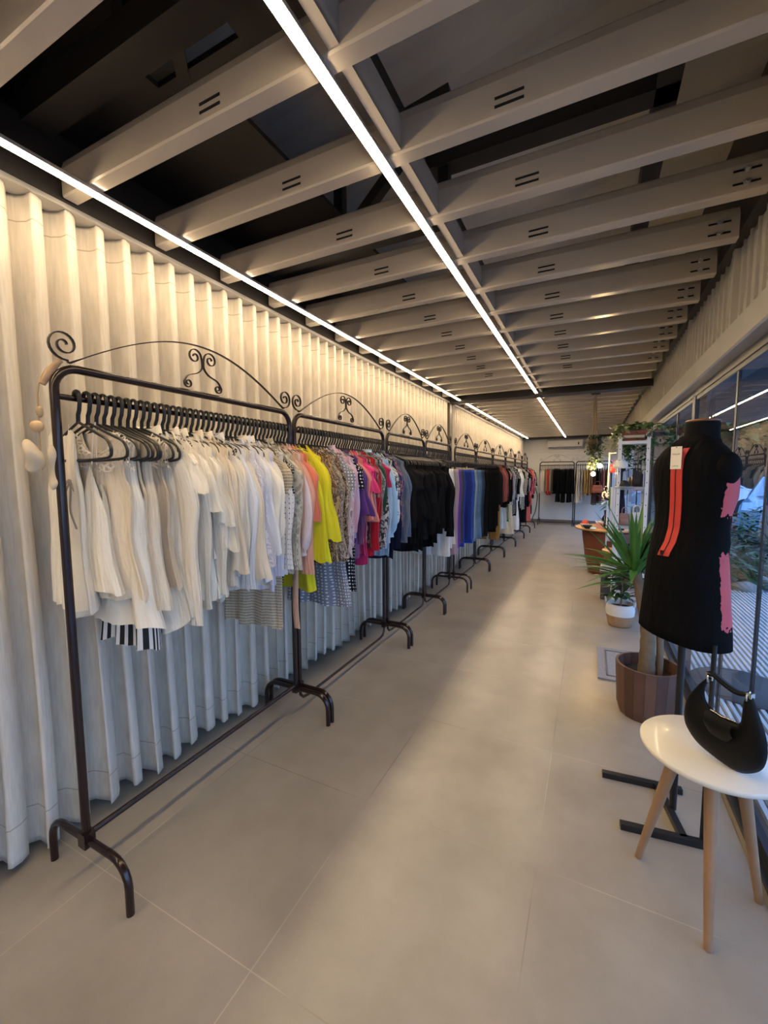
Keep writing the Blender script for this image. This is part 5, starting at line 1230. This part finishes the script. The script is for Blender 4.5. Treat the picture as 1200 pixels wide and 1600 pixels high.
# ------------------------------------------------------------------ outside the glass
struct(MB().box((.66, -6, -.12), (3.2, 6.6, -.045)).build('floor_outside', mat('wet_aluminium_deck_base', (.10, .12, .14), .4)))
m = MB()
k = 0; x = .70
while x < 2.6:
    m.box((x, -3, -.045), (x + .020, 6.4, -.02)); x += .038
dk = m.build('deck_grating', mat('ribbed_aluminium', (.62, .64, .66), .35, metal=.15)); tag(dk, 'ribbed aluminium deck grating outside the shop window', 'decking')
struct(MB().box((-12, 6.4, -.30), (40, 60, -.10)).box((3.2, -20, -.30), (40, 6.4, -.10)).build('ground_outside', mat('asphalt', (.09, .09, .095), .7, bump=.5, bscale=60)))
t = thing('floor_mat', 'round dark mat lying on the grating outside the window', 'mat', (.95, 3.45, -.02)); MB().lathe([(0, .012), (.27, .012), (.285, .006), (.285, 0), (0, 0)], n=48).build('mat_body', mat('dark_rubber', (.05, .045, .045), .5), t)
struct(MB().box((.80, -4, 2.12), (2.1, 7.5, 2.22)).build('trim_10', M_darkbeam))  # dark overhang added outside to hide the bright sky above the glass
# planting bed
M_bush = leafmat('shrub_leaf', (.035, .085, .03), .5)
def bush(label, loc, r3, n, seed, Ml=M_bush, leaf=.14, name='shrub', trunk=None):
    t = thing(name, label, 'shrub' if name == 'shrub' else 'tree', loc); m = MB(); r = random.Random(seed)
    for i in range(n):
        a = r.uniform(0, 6.28); u = r.uniform(-.3, 1); q = r.uniform(.55, 1) ; c = math.sqrt(max(0, 1 - u * u))
        p = (r3[0] * c * cos(a) * q, r3[1] * c * sin(a) * q, r3[2] * (u * q) + r3[2] * .35 + (trunk or 0))
        blade(m, p, (cos(a) + r.uniform(-.5, .5), sin(a) + r.uniform(-.5, .5), r.uniform(-.5, .8)), leaf * r.uniform(.7, 1.3), leaf * .45, .5, 3)
    m.build('foliage', Ml, t)
    MB().tube([(0, 0, 0), (.03, .02, max(.2, (trunk or .2) + .3))], .03 if not trunk else .09, 8).build('trunk', M_bark, t)
    return t
bush('low dark shrub outside, nearest the deck edge', (1.55, 6.9, -.1), (.5, .4, .45), 420, 1)
bush('rounded green shrub outside, behind the low dark one', (1.9, 8.0, -.1), (.6, .5, .7), 500, 2)
bush('broad shrub outside at the right of the planting bed', (2.7, 8.6, -.1), (.7, .6, .8), 500, 3)
bush('tall feathery shrub outside close to the glass', (1.15, 7.6, -.1), (.35, .4, 1.0), 420, 4, M_yuc)
for i, (x, y_, s_) in enumerate(((1.2, 6.5, .10), (1.75, 6.45, .13), (2.25, 6.6, .11), (2.0, 7.2, .14))):
    t = thing('rock', ['small rounded grey rock at the deck edge nearest the glass', 'large grey rock at the deck edge, middle one', 'grey rock at the deck edge farthest from the glass', 'grey boulder behind the deck edge rocks'][i], 'rock', (x, y_, -.1))
    b = MB().ball((0, 0, s_ * .6), (s_ * 1.2, s_, s_ * .8), 16, 10); b.v = [(a + .02 * sin(30 * c + 9 * b_), b_ + .02 * sin(25 * a), c) for a, b_, c in b.v]; b.build('stone', mat('grey_stone', (.22, .21, .2), .85, var=.3, vscale=20), t)
for i, (x, y_, h) in enumerate(((4.2, 22, 8.0), (8.0, 24, 8.6), (12.5, 24, 7.4), (17, 22, 4.6), (21, 17, 4.4), (23, 11, 4.4), (24, 4, 4.4), (24, -3, 4.4), (1.2, 21, 7.5))):  # trees added as a dark backdrop, far ones tall to block the sky
    bush(['added dark backdrop tree seen farthest along the glass', 'added dark backdrop tree second along behind the cars', 'added dark backdrop tree third along behind the cars', 'added dark broad backdrop tree at the far corner of the car park', 'added dark backdrop tree right of the car park corner', 'added dark backdrop tree abreast of the shop front', 'added dark backdrop tree nearest the viewer across the car park', 'added dark backdrop tree behind the viewer across the car park', 'added dark backdrop tree in line with the back wall outside'][i], (x, y_, -.1), (2.8, 2.4, h * .42), 1500, 40 + i, M_dark, .8, 'added_backdrop_tree', trunk=h * .30)
def car(label, loc, rot, col):
    t = thing('car', label, 'car', loc, rot); Mc_ = mat('car_paint_%s' % col[0], col[1], .2, coat=.8)
    side = [(-2.1, .35), (-2.1, .75), (-1.9, .90), (-1.2, .97), (-.6, 1.42), (.7, 1.45), (1.45, 1.0), (2.05, .92), (2.15, .6), (2.1, .32)]
    P = [[(x, y_ * (1 if z < 1.0 else .80), z) for x, z in side] for y_ in (-.85, -.8, 0, .8, .85)]
    P[0] = [(x, y_ * 1, max(.4, z - .06)) for x, y_, z in P[0]]; P[-1] = [(x, y_, max(.4, z - .06)) for x, y_, z in P[-1]]
    m = MB().grid(P, smooth=False); m.add([(x, s * .82 * (1 if z < 1 else .8), z) for s in (-1, 1) for x, z in side], [tuple(range(10)), tuple(range(10, 20))[::-1]], smooth=False); m.build('body', Mc_, t)
    G_ = mat('car_glass', (.10, .22, .32), .05, coat=.5)
    for s in (-1, 1): MB().grid([[(x, s * (.84 if z < 1.02 else .70), z) for x, z in q] for q in (((-1.05, 1.0), (1.3, 1.0)), ((-.55, 1.36), (.65, 1.38)))], smooth=False).build('side_window', G_, t)
    MB().grid([[(1.42, -.66, 1.02), (1.42, .66, 1.02)], [(.74, -.62, 1.42), (.74, .62, 1.42)]], smooth=False).xf(Matrix.Translation((.02, 0, .01))).build('windscreen', G_, t)
    MB().grid([[(-1.18, -.66, 1.0), (-1.18, .66, 1.0)], [(-.62, -.62, 1.40), (-.62, .62, 1.40)]], smooth=False).xf(Matrix.Translation((-.02, 0, .01))).build('rear_window', G_, t)
    for x in (-1.35, 1.35):
        for s in (-1, 1): MB().tube([(x, s * .70, .32), (x, s * .88, .32)], .32, 20).build('wheel', Mck, t)
t = thing('added_backdrop_building', 'added long dark backdrop building blocking the sky behind the trees', 'building', (10, 27, -.1))  # dark block added far back to cover bright sky behind the glass
MB().box((-16, 0, 0), (22, 4, 6.5)).build('wall', mat('backdrop_wall_dark', (.05, .05, .05), .8), t)
MB().box((-16.3, -.3, 6.5), (22.3, 4.3, 6.8)).build('roof', M_darkbeam, t)
car('silver blue car parked nearest outside beyond the planting', (4.3, 12.6, -.1), 1.2, ('blue', (.22, .36, .50)))
car('white car parked outside behind the silver blue one', (3.2, 18.5, -.1), .2, ('white', (.6, .63, .66)))
